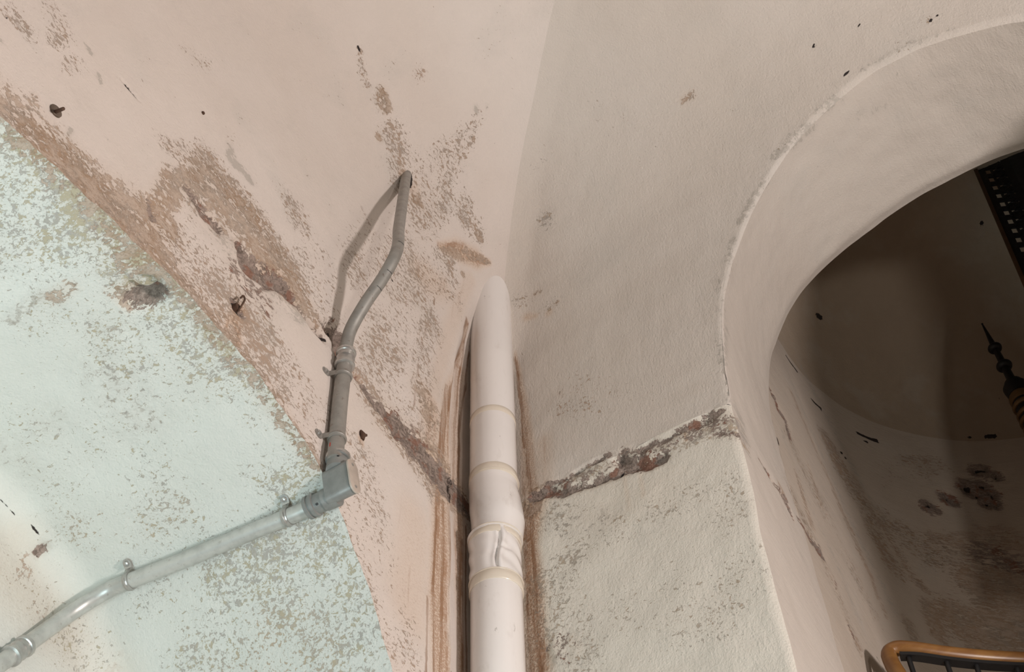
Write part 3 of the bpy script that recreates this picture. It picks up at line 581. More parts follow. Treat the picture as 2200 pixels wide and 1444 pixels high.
# ------------------------------------------------------------------ build the shell
def to_obj(name, V, Q, mat, smooth=True, parent=None):
    me = bpy.data.meshes.new(name); me.from_pydata(V.tolist(), [], Q.tolist()); me.update()
    me.materials.append(mat)
    if smooth: me.polygons.foreach_set('use_smooth', [True] * len(me.polygons))
    o = bpy.data.objects.new(name, me); sc.collection.objects.link(o)
    if parent: o.parent = parent
    return o
HOLES = [(876, 377, 13)]
for name, V, N, Q, W in SURF:
    ch, dep = wear(V, N)
    amp = 1.6 if name in ('wall_right', 'wall_archway') else 1.0
    VV = V.copy()
    for k in range(3):
        VV[:, k] += .0038 * vnoise(V, 3.1, 11 + k) + .0017 * vnoise(V, 9, 21 + k) + .0009 * vnoise(V, 26, 31 + k)
    rough = np.clip(ch['D'] * 1.3, 0, 1) * (.005 * vnoise(V, 45, 8) + .003 * vnoise(V, 90, 9))
    rough = rough + (amp - 1) * (.0018 * vnoise(V, 16, 6) + .0012 * vnoise(V, 40, 7))
    if name in ('wall_left', 'ceiling'): rough = rough * np.where((V[:, 1] > -.24) & (V[:, 0] < .05), .3, 1)
    VV += N * (rough * W - dep * np.maximum(W, .25))[:, None]
    o = to_obj(name, VV, Q, MATS[name])
    for an_, keys in (('wear_a', 'FBRT'), ('wear_b', 'DGKZ')):
        at = o.data.attributes.new(an_, 'FLOAT_COLOR', 'POINT')
        arr = np.ones((len(V), 4)); arr[:, 0] = ch[keys[0]]; arr[:, 1] = ch[keys[1]]; arr[:, 2] = ch[keys[2]]; arr[:, 3] = ch[keys[3]]
        at.data.foreach_set('color', arr.ravel())
    if name == 'ceiling':
        o.data.materials.append(P_LEFT)
        nL = (GL.shape[0] - 1) * (GL.shape[1] - 1); mi = np.zeros(len(Q), int); mi[:nL] = 1; o.data.polygons.foreach_set('material_index', mi)
    bm = bmesh.new(); bm.from_mesh(o.data); bmesh.ops.remove_doubles(bm, verts=bm.verts, dist=.0004); bm.to_mesh(o.data); bm.free()
    o['kind'] = 'structure'

def simple(name, bmf, mat, parent=None, smooth=False):
    bm = bmesh.new(); bmf(bm); me = bpy.data.meshes.new(name); bm.normal_update(); bm.to_mesh(me); bm.free(); me.materials.append(mat)
    if smooth: me.polygons.foreach_set('use_smooth', [True] * len(me.polygons))
    o = bpy.data.objects.new(name, me); sc.collection.objects.link(o)
    if parent: o.parent = parent
    return o
def box(bm, a, b):
    vs = [bm.verts.new((x, y, z)) for x in (a[0], b[0]) for y in (a[1], b[1]) for z in (a[2], b[2])]
    for f in ((0, 1, 3, 2), (4, 6, 7, 5), (0, 4, 5, 1), (2, 3, 7, 6), (0, 2, 6, 4), (1, 5, 7, 3)): bm.faces.new([vs[i] for i in f])
fl = simple('floor', lambda bm: box(bm, (-.6, -3.2, -.1), (3.2, 1.6, 0.0)), M_FLOOR); fl['kind'] = 'structure'

# ------------------------------------------------------------------ shape helpers
def frames(P):
    P = np.array(P, float); T = np.gradient(P, axis=0); T /= np.linalg.norm(T, axis=1)[:, None]
    r = np.array([0, 0, 1.0]); r = np.array([1.0, 0, 0]) if abs(T[0] @ r) > .9 else r
    out = []; n = np.cross(T[0], r); n /= np.linalg.norm(n)
    for t in T:
        n = n - t * (n @ t); n /= np.linalg.norm(n); out.append((n.copy(), np.cross(t, n)))
    return P, T, out
def tube_vq(P, R, seg=24, cap=True):
    P, T, fr = frames(P); R = np.broadcast_to(R, (len(P),)); V = []; Q = []
    for p, r, (a, b) in zip(P, R, fr):
        for k in range(seg):
            an = 2 * math.pi * k / seg; V.append(p + r * (math.cos(an) * a + math.sin(an) * b))
    for i in range(len(P) - 1):
        for k in range(seg): Q.append((i * seg + k, i * seg + (k + 1) % seg, (i + 1) * seg + (k + 1) % seg, (i + 1) * seg + k))
    F = [tuple(q) for q in Q]
    if cap: F.append(tuple(range(seg))[::-1]); F.append(tuple((len(P) - 1) * seg + k for k in range(seg)))
    return V, F
class MB:
    def __init__(s): s.V = []; s.F = []
    def add(s, V, F): o = len(s.V); s.V += [tuple(map(float, v)) for v in V]; s.F += [tuple(i + o for i in f) for f in F]; return s
    def tube(s, P, R, seg=24, cap=True): return s.add(*tube_vq(P, R, seg, cap))
    def lathe(s, p0, ax, prof_, seg=32):
        ax = np.array(ax, float); ax /= np.linalg.norm(ax); P = [np.array(p0) + ax * h for h, r in prof_]
        a = np.cross(ax, (0, 0, 1) if abs(ax[2]) < .9 else (1, 0, 0)); a /= np.linalg.norm(a); b = np.cross(ax, a); V = []; F = []
        for p, (h, r) in zip(P, prof_):
            for k in range(seg): an = 2 * math.pi * k / seg; V.append(p + max(r, 1e-5) * (math.cos(an) * a + math.sin(an) * b))
        n = len(P)
        for i in range(n - 1):
            for k in range(seg): F.append((i * seg + k, i * seg + (k + 1) % seg, (i + 1) * seg + (k + 1) % seg, (i + 1) * seg + k))
        F.append(tuple(range(seg))[::-1]); F.append(tuple((n - 1) * seg + k for k in range(seg))); return s.add(V, F)
    def prism(s, outline, o, ex, ey, ez, depth, bev=0.0):
        """outline in (ex,ey), extruded along ez, with a small bevel on the far rim"""
        o, ex, ey, ez = (np.array(v, float) for v in (o, ex, ey, ez)); c = np.mean(outline, 0); V = []; n = len(outline)
        rings = [(0, 1.0), (depth - bev, 1.0)] + ([(depth - bev * .3, 1 - .5), (depth, 1 - 1.0)] if bev else [])
        L = [np.array(p) for p in outline]
        for h, k in rings:
            ins = 0 if k == 1.0 else bev * (.3 if k == .5 else 1)
            for p in L:
                d = c - p; dl = np.linalg.norm(d); q = p + d / dl * ins; V.append(o + ex * q[0] + ey * q[1] + ez * h)
        F = []; m = len(rings)
        for i in range(m - 1):
            for k in range(n): F.append((i * n + k, i * n + (k + 1) % n, (i + 1) * n + (k + 1) % n, (i + 1) * n + k))
        F.append(tuple(range(n))[::-1]); F.append(tuple((m - 1) * n + k for k in range(n))); return s.add(V, F)
    def build(s, name, mat, parent=None, origin=None, smooth=40):
        o_ = np.array(origin if origin is not None else (0, 0, 0), float); me = bpy.data.meshes.new(name)
        me.from_pydata([tuple(np.array(v) - o_) for v in s.V], [], s.F); me.validate(); me.update(); me.materials.append(mat)
        bm = bmesh.new(); bm.from_mesh(me); bmesh.ops.recalc_face_normals(bm, faces=bm.faces)
        for e in bm.edges: e.smooth = e.calc_face_angle(0) < math.radians(smooth)
        for f in bm.faces: f.smooth = True
        bm.to_mesh(me); bm.free()
        o = bpy.data.objects.new(name, me); sc.collection.objects.link(o)
        if parent: o.parent = parent
        elif origin is not None: o.location = o_
        return o
def thing(name, label, cat, loc, group=None):
    o = bpy.data.objects.new(name, None); sc.collection.objects.link(o); o.location = tuple(loc); o.empty_display_size = .05
    o['label'] = label; o['category'] = cat
    if group: o['group'] = group
    return o
def tag(o, label, cat, group=None):
    o['label'] = label; o['category'] = cat
    if group: o['group'] = group
    return o
def unit(v): v = np.array(v, float); return v / np.linalg.norm(v)

# ------------------------------------------------------------------ soil pipe in the corner
PX, PY = .030, -.068
def pipe_z(py): return on_plane(1066, py, (.518, -.855, 0), .518 * PX - .855 * PY)[2]
org = (PX, PY, 0.0)
side = unit((CAM[1] - PY, -(CAM[0] - PX), 0)) * -1     # towards the right of the picture
side = side if proj(np.array([PX, PY, 3.5]) + side * .05)[0] > proj((PX, PY, 3.5))[0] else -side
front = unit((CAM[0] - PX, CAM[1] - PY, 0))
def pipe_part(rows, seg=96, dent=None):
    """rows: (z, radius, sideways shift)"""
    V = []; F = []
    for z, r, sh in rows:
        for k in range(seg):
            a = 2 * math.pi * k / seg; ca, sa = math.cos(a), math.sin(a); rr_ = r
            d = front * ca + side * sa
            if dent: rr_ += dent(z, (a + math.pi) % (2 * math.pi) - math.pi)
            p = np.array([PX, PY, z]) + side * sh + d * rr_; V.append(p)
    n = len(rows)
    for i in range(n - 1):
        for k in range(seg): F.append((i * seg + k, i * seg + (k + 1) % seg, (i + 1) * seg + (k + 1) % seg, (i + 1) * seg + k))
    F.append(tuple(range(seg))[::-1]); F.append(tuple((n - 1) * seg + k for k in range(seg))); return V, F
def rows(pts, step=.004):
    P = np.array(sorted(pts)); z = np.arange(P[0, 0], P[-1, 0], step); z = np.r_[z, P[-1, 0]]
    return list(zip(z, np.interp(z, P[:, 0], P[:, 1]), np.interp(z, P[:, 0], P[:, 2])))
soil = thing('soil_pipe', 'thick white plastic soil pipe rising in the corner into the vault', 'pipe', org)
Zc1, Zc2, Zb, Zt = pipe_z(912), pipe_z(1045), pipe_z(1165), pipe_z(1266)
MB().add(*pipe_part(rows([(Zc2 + .004, .0505, -.001), (Zc1, .0505, 0), (4.75, .0495, .002)], .02))).build('upper_pipe', M_PVC, soil, org)
# socket with the bulge
bz = [(Zb - .004, .0525, .002), (pipe_z(1150), .0525, .005), (pipe_z(1128), .0545, .006), (pipe_z(1100), .0548, .003), (pipe_z(1078), .0535, .001), (pipe_z(1060), .0515, -.001), (Zc2 + .010, .0512, -.002)]
def bul(z, a): return .003 * math.exp(-((a - .5) / .8) ** 2 - ((z - pipe_z(1120)) / .03) ** 2)
MB().add(*pipe_part(rows(bz, .003), dent=bul)).build('bulged_socket', M_PVC, soil, org)
# crumpled sleeve with a vertical crease
zc = .5 * (Zb + Zt); hh = .5 * (Zb - Zt)
def crease(z, a):
    q = (z - zc) / hh; a0 = .10 + .09 * math.sin(q * 3.0); env = max(0, 1 - q ** 4)
    d = a - a0
    s_ = -.0065 * math.exp(-(d / .06) ** 2) * env + .0045 * math.exp(-((d - .16) / .13) ** 2) * env * (1 if d > 0 else .4) - .003 * math.exp(-((d + .22) / .16) ** 2) * env
    s_ += -.004 * math.exp(-((q - .05) / .10) ** 2 - ((d - .25) / .28) ** 2)
    s_ += .0012 * math.sin(q * 9 + a * 4) * env
    return s_
cr_ = pipe_part(rows([(Zt - .002, .0520, 0), (Zt + .008, .0518, 0), (zc, .0508, -.001), (Zb - .010, .0520, -.002), (Zb + .001, .0545, -.002)], .002), seg=180, dent=crease)
sl = MB().add(*cr_).build('crumpled_sleeve', M_PVC, soil, org)
sl['label'] = 'crumpled white sleeve with a vertical crease'
MB().add(*pipe_part(rows([(0, .0500, 0), (2.9, .0500, 0), (Zt + .002, .0503, 0)], .05))).build('lower_pipe', M_PVC, soil, org)
def band(name, z0, z1, r, sh=0, tilt=0.0):
    b_ = [(z0, r - .0012, sh), (z0 + .0015, r, sh), (z1 - .0015, r, sh), (z1, r - .0012, sh)]
    return MB().add(*pipe_part(b_, 64)).build(name, M_TAPE, soil, org)
band('tape_band', Zc1 - .011, Zc1 + .009, .0513); band('tape_band', Zc2 - .004, Zc2 + .022, .0522, -.001)
band('tape_band', Zt - .018, Zt + .006, .0530); band('tape_band', Zb - .018, Zb - .002, .0537, -.001)
for z_, r_ in ((Zt + .007, .0537), (Zc2 + .002, .0530), (Zb + .001, .0556)):
    n = 64; MB().tube([np.array([PX, PY, z_]) + (front * math.cos(a) + side * math.sin(a)) * (r_ - .001) for a in np.linspace(0, 2 * math.pi, n)], .0014, 8).build('sealing_ring', M_TAPE, soil, org)

# ------------------------------------------------------------------ conduits
rc, rv = .0142, .0122
def smooth_path(pts, n=16): return catmull(pts, n)
# lower conduit on the alcove soffit
pA, nA = place(694, 1077, .019)
low = []
for a, b in ((640, 1102), (612, 1113), (540, 1143), (460, 1178), (380, 1210), (300, 1240), (278, 1249)): low.append(place(a, b, .018)[0])
P0 = low[0]; P1 = low[-1]
bend = [place(a, b, .018)[0] for a, b in ((235, 1267), (190, 1290), (150, 1317), (110, 1347), (60, 1384), (25, 1410), (-40, 1455), (-120, 1510))]
for _ in range(3):
    bend = [bend[0]] + [(bend[k - 1] + 2 * bend[k] + bend[k + 1]) / 4 for k in range(1, len(bend) - 1)] + [bend[-1]]
q0 = place(694, 1077, .019)[0]
lowpath = smooth_path([q0] + low[::2] + bend, 12)
lc = thing('steel_conduit', 'silvery conduit running across the pale green alcove, bending down at its end', 'pipe', P0)
MB().tube(lowpath, rc, 28).build('conduit_tube', M_COND, lc, P0)
def coupling(parent, org_, c, axis, r, L, name='coupling', mat=None):
    axis = unit(axis); h = L / 2; prof_ = []
    for s0 in (-1, 1):
        pass
    prof_ = [(-h, r * 1.04), (-h + .0015, r * 1.30), (-h + .006, r * 1.34), (-h + .009, r * 1.28), (-h + .010, r * 1.14), (-.003, r * 1.16), (0, r * 1.24), (.003, r * 1.16), (h - .010, r * 1.14), (h - .009, r * 1.28), (h - .006, r * 1.34), (h - .0015, r * 1.30), (h, r * 1.04)]
    return MB().lathe(c, axis, prof_, 32).build(name, mat or M_ZINC, parent, org_)
i = int(np.argmin([np.hypot(proj(p)[0] - 40, proj(p)[1] - 1399) for p in lowpath]))
coupling(lc, P0, lowpath[i], lowpath[i + 1] - lowpath[i], rc, .046, 'screw_coupling')

# vertical conduit with its swan neck up into the vault
def hold(px, py, off): return place(px, py, off)[0]
vp = [hold(720, 990, .026), hold(724, 940, .022), hold(731, 860, .020), hold(742, 772, .024)]
xtop = place(872, 380, 0)[0]
neck = [hold(743, 752, .027), on_plane(752, 712, (1, 0, 0), .040), on_plane(785, 652, (1, 0, 0), .076), on_plane(822, 598, (1, 0, 0), .112), on_plane(849, 548, (1, 0, 0), .140),
        ]
Bk = neck[-1]; Hd = unit(xtop - Bk); neck += [Bk + (xtop - Bk) * .3, Bk + (xtop - Bk) * .6, Bk + (xtop - Bk) * .85, xtop, xtop + Hd * .05]
vc = thing('steel_conduit', 'grey conduit rising from the elbow box and bending up into a vault hole', 'pipe', vp[0])
vpath = smooth_path([vp[0], vp[1], vp[2], vp[3]], 14)
MB().tube(vpath, rc, 28).build('straight_tube', M_CONDG, vc, vp[0])
npth = smooth_path([vp[3]] + neck, 12)
MB().tube(npth, rv, 28).build('bent_tube', M_CONDG, vc, vp[0])
coupling(vc, vp[0], vp[3], vp[3] - vp[2], rc, .044, 'screw_coupling')
for px_, py_ in ((850, 530), (826, 585), (806, 622)):        # short dark scuffs scratched round the bend
    j = int(np.argmin([np.hypot(proj(p)[0] - px_, proj(p)[1] - py_) for p in npth])); c_ = npth[j]; ax_ = unit(npth[j + 1] - npth[j]); tc = unit(CAM - c_); tc = unit(tc - ax_ * (tc @ ax_)); sd = np.cross(ax_, tc)
    MB().tube([c_ + (tc * math.cos(a) + sd * math.sin(a)) * (rv + .0001) for a in np.linspace(-.1, 1.1, 8)], .0006, 6).build('scuff_mark', M_DARK, vc, vp[0])
c_ = vpath[6]; ax_ = unit(vpath[7] - vpath[6]); c_ = c_ + 0 * ax_; tc = unit(CAM - c_); tc = unit(tc - ax_ * (tc @ ax_)); sd = np.cross(ax_, tc); sd = sd if proj(c_ + sd * .01)[0] < proj(c_)[0] else -sd
j = int(np.argmin([abs(proj(p)[1] - 966) for p in vpath])); c_ = vpath[j]
dd = tc * math.cos(.85) + sd * math.sin(.85); e2 = np.cross(ax_, dd)
MB().prism([(-.005, -.0013), (.005, -.0013), (.005, .0013), (-.005, .0013)], c_ + dd * (rc - .0008), ax_, e2, dd, .0012).build('red_paint_mark', M_RED, vc, vp[0])

# elbow box at the arris
E = hold(714, 1040, .028)
zt_, zb_ = vp[0][2] - .018, q0[2] - .018
ey0 = vp[0][1]; yb0 = q0[1]
ex0 = .004; depth_ = .050
eb = thing('conduit_elbow_box', 'grey cast elbow box with beige oval cover joining both conduits', 'junction box', E)
zt_ = on_plane(716, 1003, (0, 1, 0), ey0)[2]; zt_ = vp[0][2] - .012
hw = .0132
def rrect(w_, h0, h1, r, n=8):
    out = []
    for cx_, cy_, a0 in ((w_ - r, h1 - r, 0), (-w_ + r, h1 - r, 90), (-w_ + r, h0 + r, 180), (w_ - r, h0 + r, 270)):
        for k in range(n + 1): a = math.radians(a0 + 90 * k / n); out.append((cx_ + r * math.cos(a), cy_ + r * math.sin(a)))
    return out
tilt = unit(np.array([0, ey0 - yb0 - 0.0, zt_ - zb_])); tilt = unit((0, (ey0 - yb0) * .8, zt_ - zb_))
ez_ = np.array([1.0, 0, 0]); exx = unit(np.cross(tilt, ez_)); Lb = zt_ - zb_
o_ = np.array([ex0, yb0, zb_])
MB().prism(rrect(hw, 0, Lb + .004, .0125), o_, exx, tilt, ez_, depth_, .002).build('box_body', M_CAST, eb, E)
cvp = MB().prism(rrect(hw + .0012, -.0015, Lb + .0045, .0143), o_ + ez_ * (depth_ + .0004), exx, tilt, ez_, .0032, .001).build('cover_plate', M_COVER, eb, E)
for f_ in (.010, Lb - .006): MB().lathe(o_ + tilt * f_ + ez_ * (depth_ + .003), ez_, [(0, .0030), (.001, .0030), (.0016, .0018), (.0017, .0004)], 14).build('cover_screw', M_ZINC, cvp, E)
# top and rear hubs
th = o_ + tilt * (Lb - .004); th = np.array([vp[0][0], th[1], th[2]]); up_ = unit(vp[1] - vp[0])
tgl = MB().lathe(th, up_, [(0, .0190), (.020, .0185), (.024, .0185), (.0245, .0170), (.027, .0170), (.0275, .0205), (.031, .0212), (.037, .0212), (.0395, .0190), (.040, .0148)], 36).build('top_gland', M_CAST, eb, E)
MB().lathe(th + up_ * .0275, up_, [(0, .0200), (.002, .0214), (.0095, .0216), (.012, .0200), (.0125, .0150)], 36).build('gland_nut', M_ZINC, tgl, E)
rh = q0.copy(); rd = unit(low[0] - q0); st0 = rh - rd * .022
MB().lathe(st0, rd, [(-.006, .0198), (.004, .0195), (.018, .0192), (.0185, .0176), (.034, .0172), (.035, .0205), (.041, .0205), (.042, .0185), (.045, .0185), (.046, .0205), (.052, .0200), (.053, .0146)], 36).build('rear_gland', M_CAST, eb, E)
for c0, d0 in ((st0 + rd * .026, rd), (th + up_ * .018, up_)):
    tc = unit(CAM - c0); tc = unit(tc - d0 * (tc @ d0)); MB().lathe(c0 + tc * .0168, tc, [(0, .0022), (.0022, .0022), (.0024, .0004)], 12).build('grub_screw', M_DARK, eb, E)

# saddle clamps
def clamp(path, px, py, epx, epy, r, label, wdt=.011):
    j = int(np.argmin([np.hypot(proj(p)[0] - px, proj(p)[1] - py) for p in path])); j = min(max(j, 1), len(path) - 2)
    c = path[j]; ax = unit(path[j + 1] - path[j - 1]); Pe, ne = place(epx, epy, .002)
    out = Pe - c; out = unit(out - ax * (out @ ax)); nn = unit(ne - ax * (ne @ ax)); sd = np.cross(ax, nn); sd = sd if sd @ out > 0 else -sd
    t = thing('pipe_clamp', label, 'pipe clamp', c, 'saddle clamps holding the conduit')
    # strap: ring hugging the tube, with a pressed rib
    m = MB(); seg = 40; V = []; F = []
    pr = [(-.5, r + .0002), (-.5, r + .0018), (-.2, r + .0020), (-.1, r + .0030), (.1, r + .0030), (.2, r + .0020), (.5, r + .0018), (.5, r + .0002)]
    for k in range(seg):
        a = 2 * math.pi * k / seg
        for h, q in pr: V.append(c + ax * h * wdt + (nn * math.cos(a) + sd * math.sin(a)) * q)
    n = len(pr)
    for k in range(seg):
        for h in range(n): F.append((k * n + h, k * n + (h + 1) % n, ((k + 1) % seg) * n + (h + 1) % n, ((k + 1) % seg) * n + h))
    m.add(V, F); m.build('strap', M_ZINC if r < .02 and 'alcove' in label else M_CONDG, t, c)
    # ear: bent tab from the tube down to the wall with a rounded end
    h_w = (Pe - c) @ nn                       # wall level measured from the tube axis
    prof_ = [(r + .0006, r * -.1), (r + .003, h_w * .5), (r + .006, h_w * .92), (r + .009, h_w), (r + .014, h_w), (r + .019, h_w), (r + .0225, h_w)]
    wd = [.9, .9, 1, 1.1, 1.15, 1.0, .45]; V = []; F = []
    for (s_, h), q in zip(prof_, wd):
        for e in (-1, 1):
            for tt in (0, .0022): V.append(c + sd * s_ + nn * (h + tt) + ax * e * q * wdt * .6)
    for k in range(len(prof_) - 1):
        b0 = k * 4; b1 = b0 + 4
        for q in ((0, 1), (1, 3), (3, 2), (2, 0)): F.append((b0 + q[0], b0 + q[1], b1 + q[1], b1 + q[0]))
    F.append((0, 2, 3, 1)); F.append(tuple((len(prof_) - 1) * 4 + q for q in (0, 1, 3, 2)))
    ear_ = MB().add(V, F).build('ear', M_ZINC if 'alcove' in label else M_CONDG, t, c)
    pc = c + sd * (r + .0145) + nn * (h_w + .002)
    s_ = MB().lathe(pc, nn, [(0, .0048), (.0015, .0050), (.0035, .0042), (.0045, .0020), (.0046, .0004)], 20).build('screw', M_ZINC, ear_, c)
    return t
clamp(vpath, 735, 808, 718, 812, rc, 'grey saddle clamp just below the coupling on the upright conduit')
clamp(vpath, 722, 944, 704, 938, rc, 'grey saddle clamp just above the elbow box on the upright conduit')
lp = lowpath
clamp(lp, 611, 1106, 609, 1085, rc, 'shiny saddle clamp on the alcove conduit close to the elbow box')
clamp(lp, 279, 1243, 276, 1228, rc, 'zinc saddle clamp on the alcove conduit where it starts to bend')

# ------------------------------------------------------------------ nails and hooks in the plaster
P, n = place(119, 239, .0); bolt_dir = unit(n + np.array([0, .55, -.15]))
t = thing('threaded_bolt', 'short rusty bolt with round washer sticking out beside the brown stained edge', 'bolt', P)
MB().lathe(P - n * .001, n, [(0, .0112), (.003, .0112), (.004, .010), (.004, .004)], 28).build('washer', M_WASH, t, P)
MB().lathe(P - n * .005, unit(on_plane(139, 231, (1, 0, 0), P[0] + .026) - P), [(0, .0030), (.036, .0028), (.037, .001)], 14).build('shank', M_RUST, t, P)
P, n = place(775, 938, 0.0)
t = thing('iron_nail', 'bent rusty nail stub in the pink wall between elbow box and crack', 'nail', P)
MB().tube([P - n * .006, P + n * .004, P + n * .009 + np.array([0, .006, .004])], [.004, .0035, .0025], 10).build('nail_shank', M_RUST, t, P)
MB().tube([P + n * .001 + np.array([0, -.003, .012]), P + n * .004 + np.array([0, 0, .002]), P + n * .002 + np.array([0, .002, -.008])], [.003, .0065, .0045], 10).build('rust_scale', M_RUST, t, P)
P, n = place(436, 243, 0.0)
o = MB().lathe(P - n * .002, n, [(0, .0032), (.003, .0036), (.0045, .0028), (.005, .0006)], 16).build('nail_head', M_RUST, None, P); tag(o, 'tiny dark nail head alone on the clean upper plaster', 'nail')
P, n = place(508, 660, .002)
t = thing('iron_hook', 'thin rusty hook in the orange run stain above the alcove edge', 'hook', P)
q = [place(512, 668, .004)[0], place(520, 655, .012)[0], place(526, 642, .014)[0], place(523, 636, .014)[0], place(517, 640, .013)[0]]
MB().tube(smooth_path(q, 6), .0018, 10).build('hook_wire', M_RUST, t, P); MB().tube([P - n * .004, P + n * .004], [.0075, .006], 12).build('hook_base', M_RUST, t, P)

# ------------------------------------------------------------------ stairwell: newel post, handrail, stair flight
def zat(px, py, yv): return on_plane(px, py, (0, 1, 0), yv)
NY = 1.30
tip = zat(2110, 695, NY); nb = zat(2200, 868, NY); nx = .5 * (tip[0] + nb[0])
def nz_(px, py): return zat(px, py, NY)[2]
npx = lambda d: d * 4.35 / FPX * 1.0
base = (nx, NY, 0.0)
nw = thing('newel_post', 'black and gilt newel post with a long pointed finial in the dark stairwell', 'newel post', base)
zT = tip[2]; z1 = nz_(2138, 748); z2 = nz_(2156, 787); z3 = nz_(2172, 828)
def L_(prof_, name, mat): return MB().lathe((nx, NY, 0), (0, 0, 1), [(h, r * 1.08) for h, r in prof_], 28).build(name, mat, nw, base)
L_([(z3, .0130), (z2, .0110), (z1, .0085), (z1 + .01, .0090), (zT - .006, .0024), (zT - .002, .0032), (zT, .0010)], 'spike', M_IRON)
for zc_, r_ in ((z1, .0205), (z2, .0230)): L_([(zc_ - r_ * .55, .010)] + [(zc_ + r_ * .55 * math.sin(a), .010 + (r_ - .010) * math.cos(a)) for a in np.linspace(-1.4, 1.4, 11)] + [(zc_ + r_ * .55, .010)], 'ball', M_IRON)
L_([(z3 - .055, .030), (z3 - .030, .034), (z3 - .016, .035), (z3 - .012, .028), (z3 - .006, .027), (z3 + .004, .026), (z3 + .008, .016), (z3 + .010, .012)], 'cap', M_IRON)
zz0 = z3 - .055; pr = []; k = 0
L_([(zz0 - .28, .030), (zz0 - .035, .029), (zz0, .0290)], 'shaft', M_IRON)
for k_, (h, th_, r_) in enumerate(((.004, .030, .034), (.046, .016, .036), (.085, .014, .036), (.115, .014, .037), (.150, .012, .037))):
    L_([(zz0 - h - th_, r_ - .003), (zz0 - h - th_ * .7, r_), (zz0 - h - th_ * .3, r_), (zz0 - h, r_ - .003)], 'gilt_ring', M_GOLD)
L_([(0, .045), (.2, .045), (.22, .034), (zz0 - .28, .032)], 'post_base', M_IRON)

RY = .60
c0 = zat(1912, 1392, RY)
def rp(px, py, yv): return zat(px, py, yv)
top = [rp(1925, 1394, .60), rp(1960, 1395, .61), rp(2030, 1405, .64), rp(2110, 1413, .68), rp(2200, 1418, .73), rp(2320, 1420, .80)]
down = [rp(1911, 1402, .595), rp(1916, 1425, .58), rp(1932, 1452, .56), rp(1960, 1500, .53), rp(2000, 1570, .49)]
hr = thing('stair_railing', 'varnished wooden handrail on black iron balusters at the foot of the stairwell', 'railing', c0)
pth = smooth_path(down[::-1] + top, 10)
hn = MB(); hn.tube(pth, .0165, 20).build('handrail', M_WOOD, hr, c0)
off = np.array([0.004, -.004, -.021])
fb = smooth_path([p + off for p in top], 10); m = MB()
P_, T_, fr = frames(fb); V = []; F = []
for p, tt in zip(P_, T_):
    s_ = unit(np.cross(tt, (0, 0, 1)));
    for a, b in ((-.011, 0), (.011, 0), (.011, .008), (-.011, .008)): V.append(p + s_ * a + np.array([0, 0, 1]) * (b - .008))
for i in range(len(P_) - 1):
    for k in range(4): F.append((i * 4 + k, i * 4 + (k + 1) % 4, (i + 1) * 4 + (k + 1) % 4, (i + 1) * 4 + k))
F.append((0, 1, 2, 3)); F.append(tuple((len(P_) - 1) * 4 + k for k in (3, 2, 1, 0))); MB().add(V, F).build('flat_bar', M_IRON, hr, c0)
for px_ in (1950, 2028, 2098, 2180, 2260):
    j = int(np.argmin([abs(proj(p)[0] - px_) for p in fb])); p = fb[j]
    MB().tube([p + np.array([0, 0, .001]), p - np.array([0, 0, .85])], .0055, 12).build('baluster', M_IRON, hr, c0)
pl = simple('stair_landing', lambda bm: box(bm, (.58, .42, 2.42), (1.9, .95, 2.50)), M_IRON)
bpy.data.objects.remove(pl)

# flight above: fretted iron string with a wooden edge, stepping up past the arch
SY0, SY1 = 1.02, .86
a0 = zat(2092, 345, SY0); a1 = zat(2232, 668, SY1)
adir = unit(a1 - a0); La = np.linalg.norm(a1 - a0)
fn = unit(CAM - a0); wd_ = unit(np.cross(adir, fn)); wd_ = wd_ if proj(a0 + wd_ * .1)[0] > proj(a0)[0] else -wd_; fn = unit(np.cross(adir, wd_)); fn = fn if fn @ (CAM - a0) > 0 else -fn
stf = thing('stair_flight', 'black fretted iron stair string with a thin wooden edge high in the stairwell', 'staircase', a0)
Wd = .088
La += .85
m = MB(); m.add([a0 + adir * s_ * La + wd_ * w_ + fn * t_ for s_ in (0, 1) for w_ in (-.012, .0) for t_ in (-.02, .012)], [(0, 1, 3, 2), (4, 6, 7, 5), (0, 4, 5, 1), (2, 3, 7, 6), (0, 2, 6, 4), (1, 5, 7, 3)])
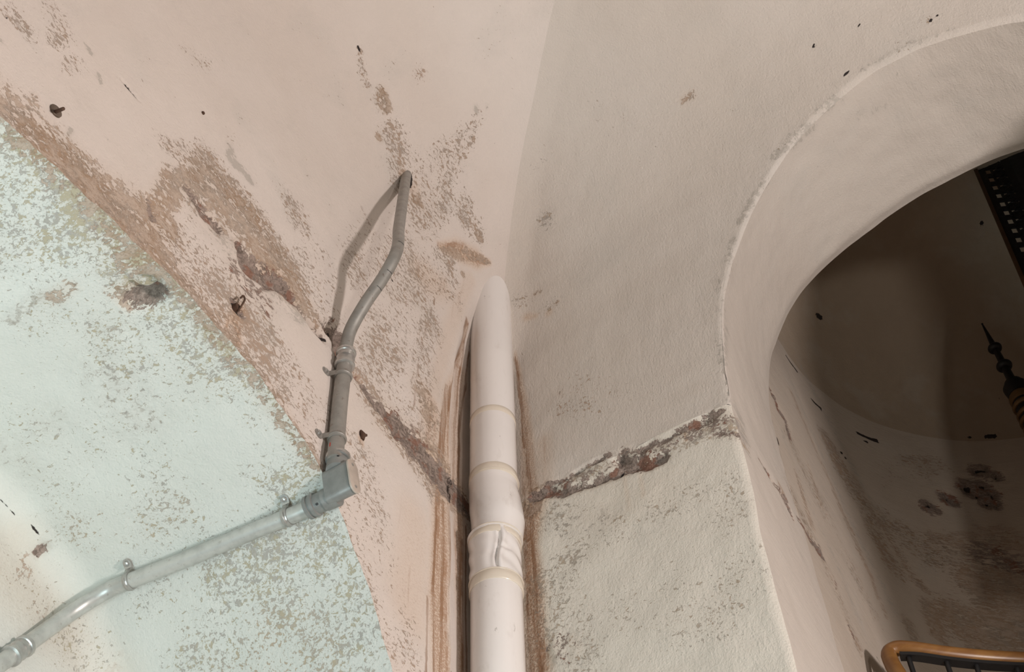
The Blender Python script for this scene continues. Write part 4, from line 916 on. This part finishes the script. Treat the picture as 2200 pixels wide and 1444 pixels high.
m.build('wooden_edge', M_WOODD, stf, a0)
def bar(p, q, w_, t_, mm, nrm=fn):
    p = np.array(p); q = np.array(q); d = unit(q - p); s_ = unit(np.cross(d, nrm))
    mm.add([e + s_ * a * w_ + nrm * b * t_ for e in (p, q) for a, b in ((-1, -1), (1, -1), (1, 1), (-1, 1))], [(0, 1, 5, 4), (1, 2, 6, 5), (2, 3, 7, 6), (3, 0, 4, 7), (3, 2, 1, 0), (4, 5, 6, 7)])
# fretwork: two rails, diagonals and scroll discs; the gaps let the lit wall show through
m = MB()
def at_(s_, w_): return a0 + adir * s_ + wd_ * w_
bar(at_(0, .010), at_(La, .010), .010, .004, m); bar(at_(0, Wd), at_(La, Wd), .014, .004, m); bar(at_(0, .038), at_(La, .038), .0045, .003, m)
k = 0; s_ = .02
while s_ < La:
    bar(at_(s_, .01), at_(s_ + .052, Wd), .0105, .003, m); bar(at_(s_, .045), at_(s_ + .03, Wd), .006, .003, m)
    for rr_, cc in ((.016, (s_ + .01, .052)), (.012, (s_ + .045, .066))):
        c_ = at_(*cc); m.tube([c_ + adir * math.cos(a) * rr_ + wd_ * math.sin(a) * rr_ for a in np.linspace(0, 5.2, 16)], .0042, 8)
        m.tube([c_ - fn * .003, c_ + fn * .003], .0065, 12)
    s_ += .062
m.build('fretted_string', M_IRON, stf, a0)
m = MB(); bar(at_(0, Wd + .030), at_(La, Wd + .030), .019, .005, m); bar(at_(0, Wd + .075), at_(La, Wd + .075), .030, .004, m); m.build('inner_string', M_GREYI, stf, a0)

hz = unit(np.array([adir[0], adir[1], 0.0])); rt = np.array([1.0, 0, 0])
for k in range(6):
    c_ = at_(.05 + k * .22, Wd + .11); y_ = c_[1]
    MB().add([c_ + rt * a + np.array([0, b, c]) for a in (0, .62) for b in (-.11, .11) for c in (-.012, .012)], [(0, 1, 3, 2), (4, 6, 7, 5), (0, 4, 5, 1), (2, 3, 7, 6), (0, 2, 6, 4), (1, 5, 7, 3)]).build('tread', M_WOODD, stf, a0)
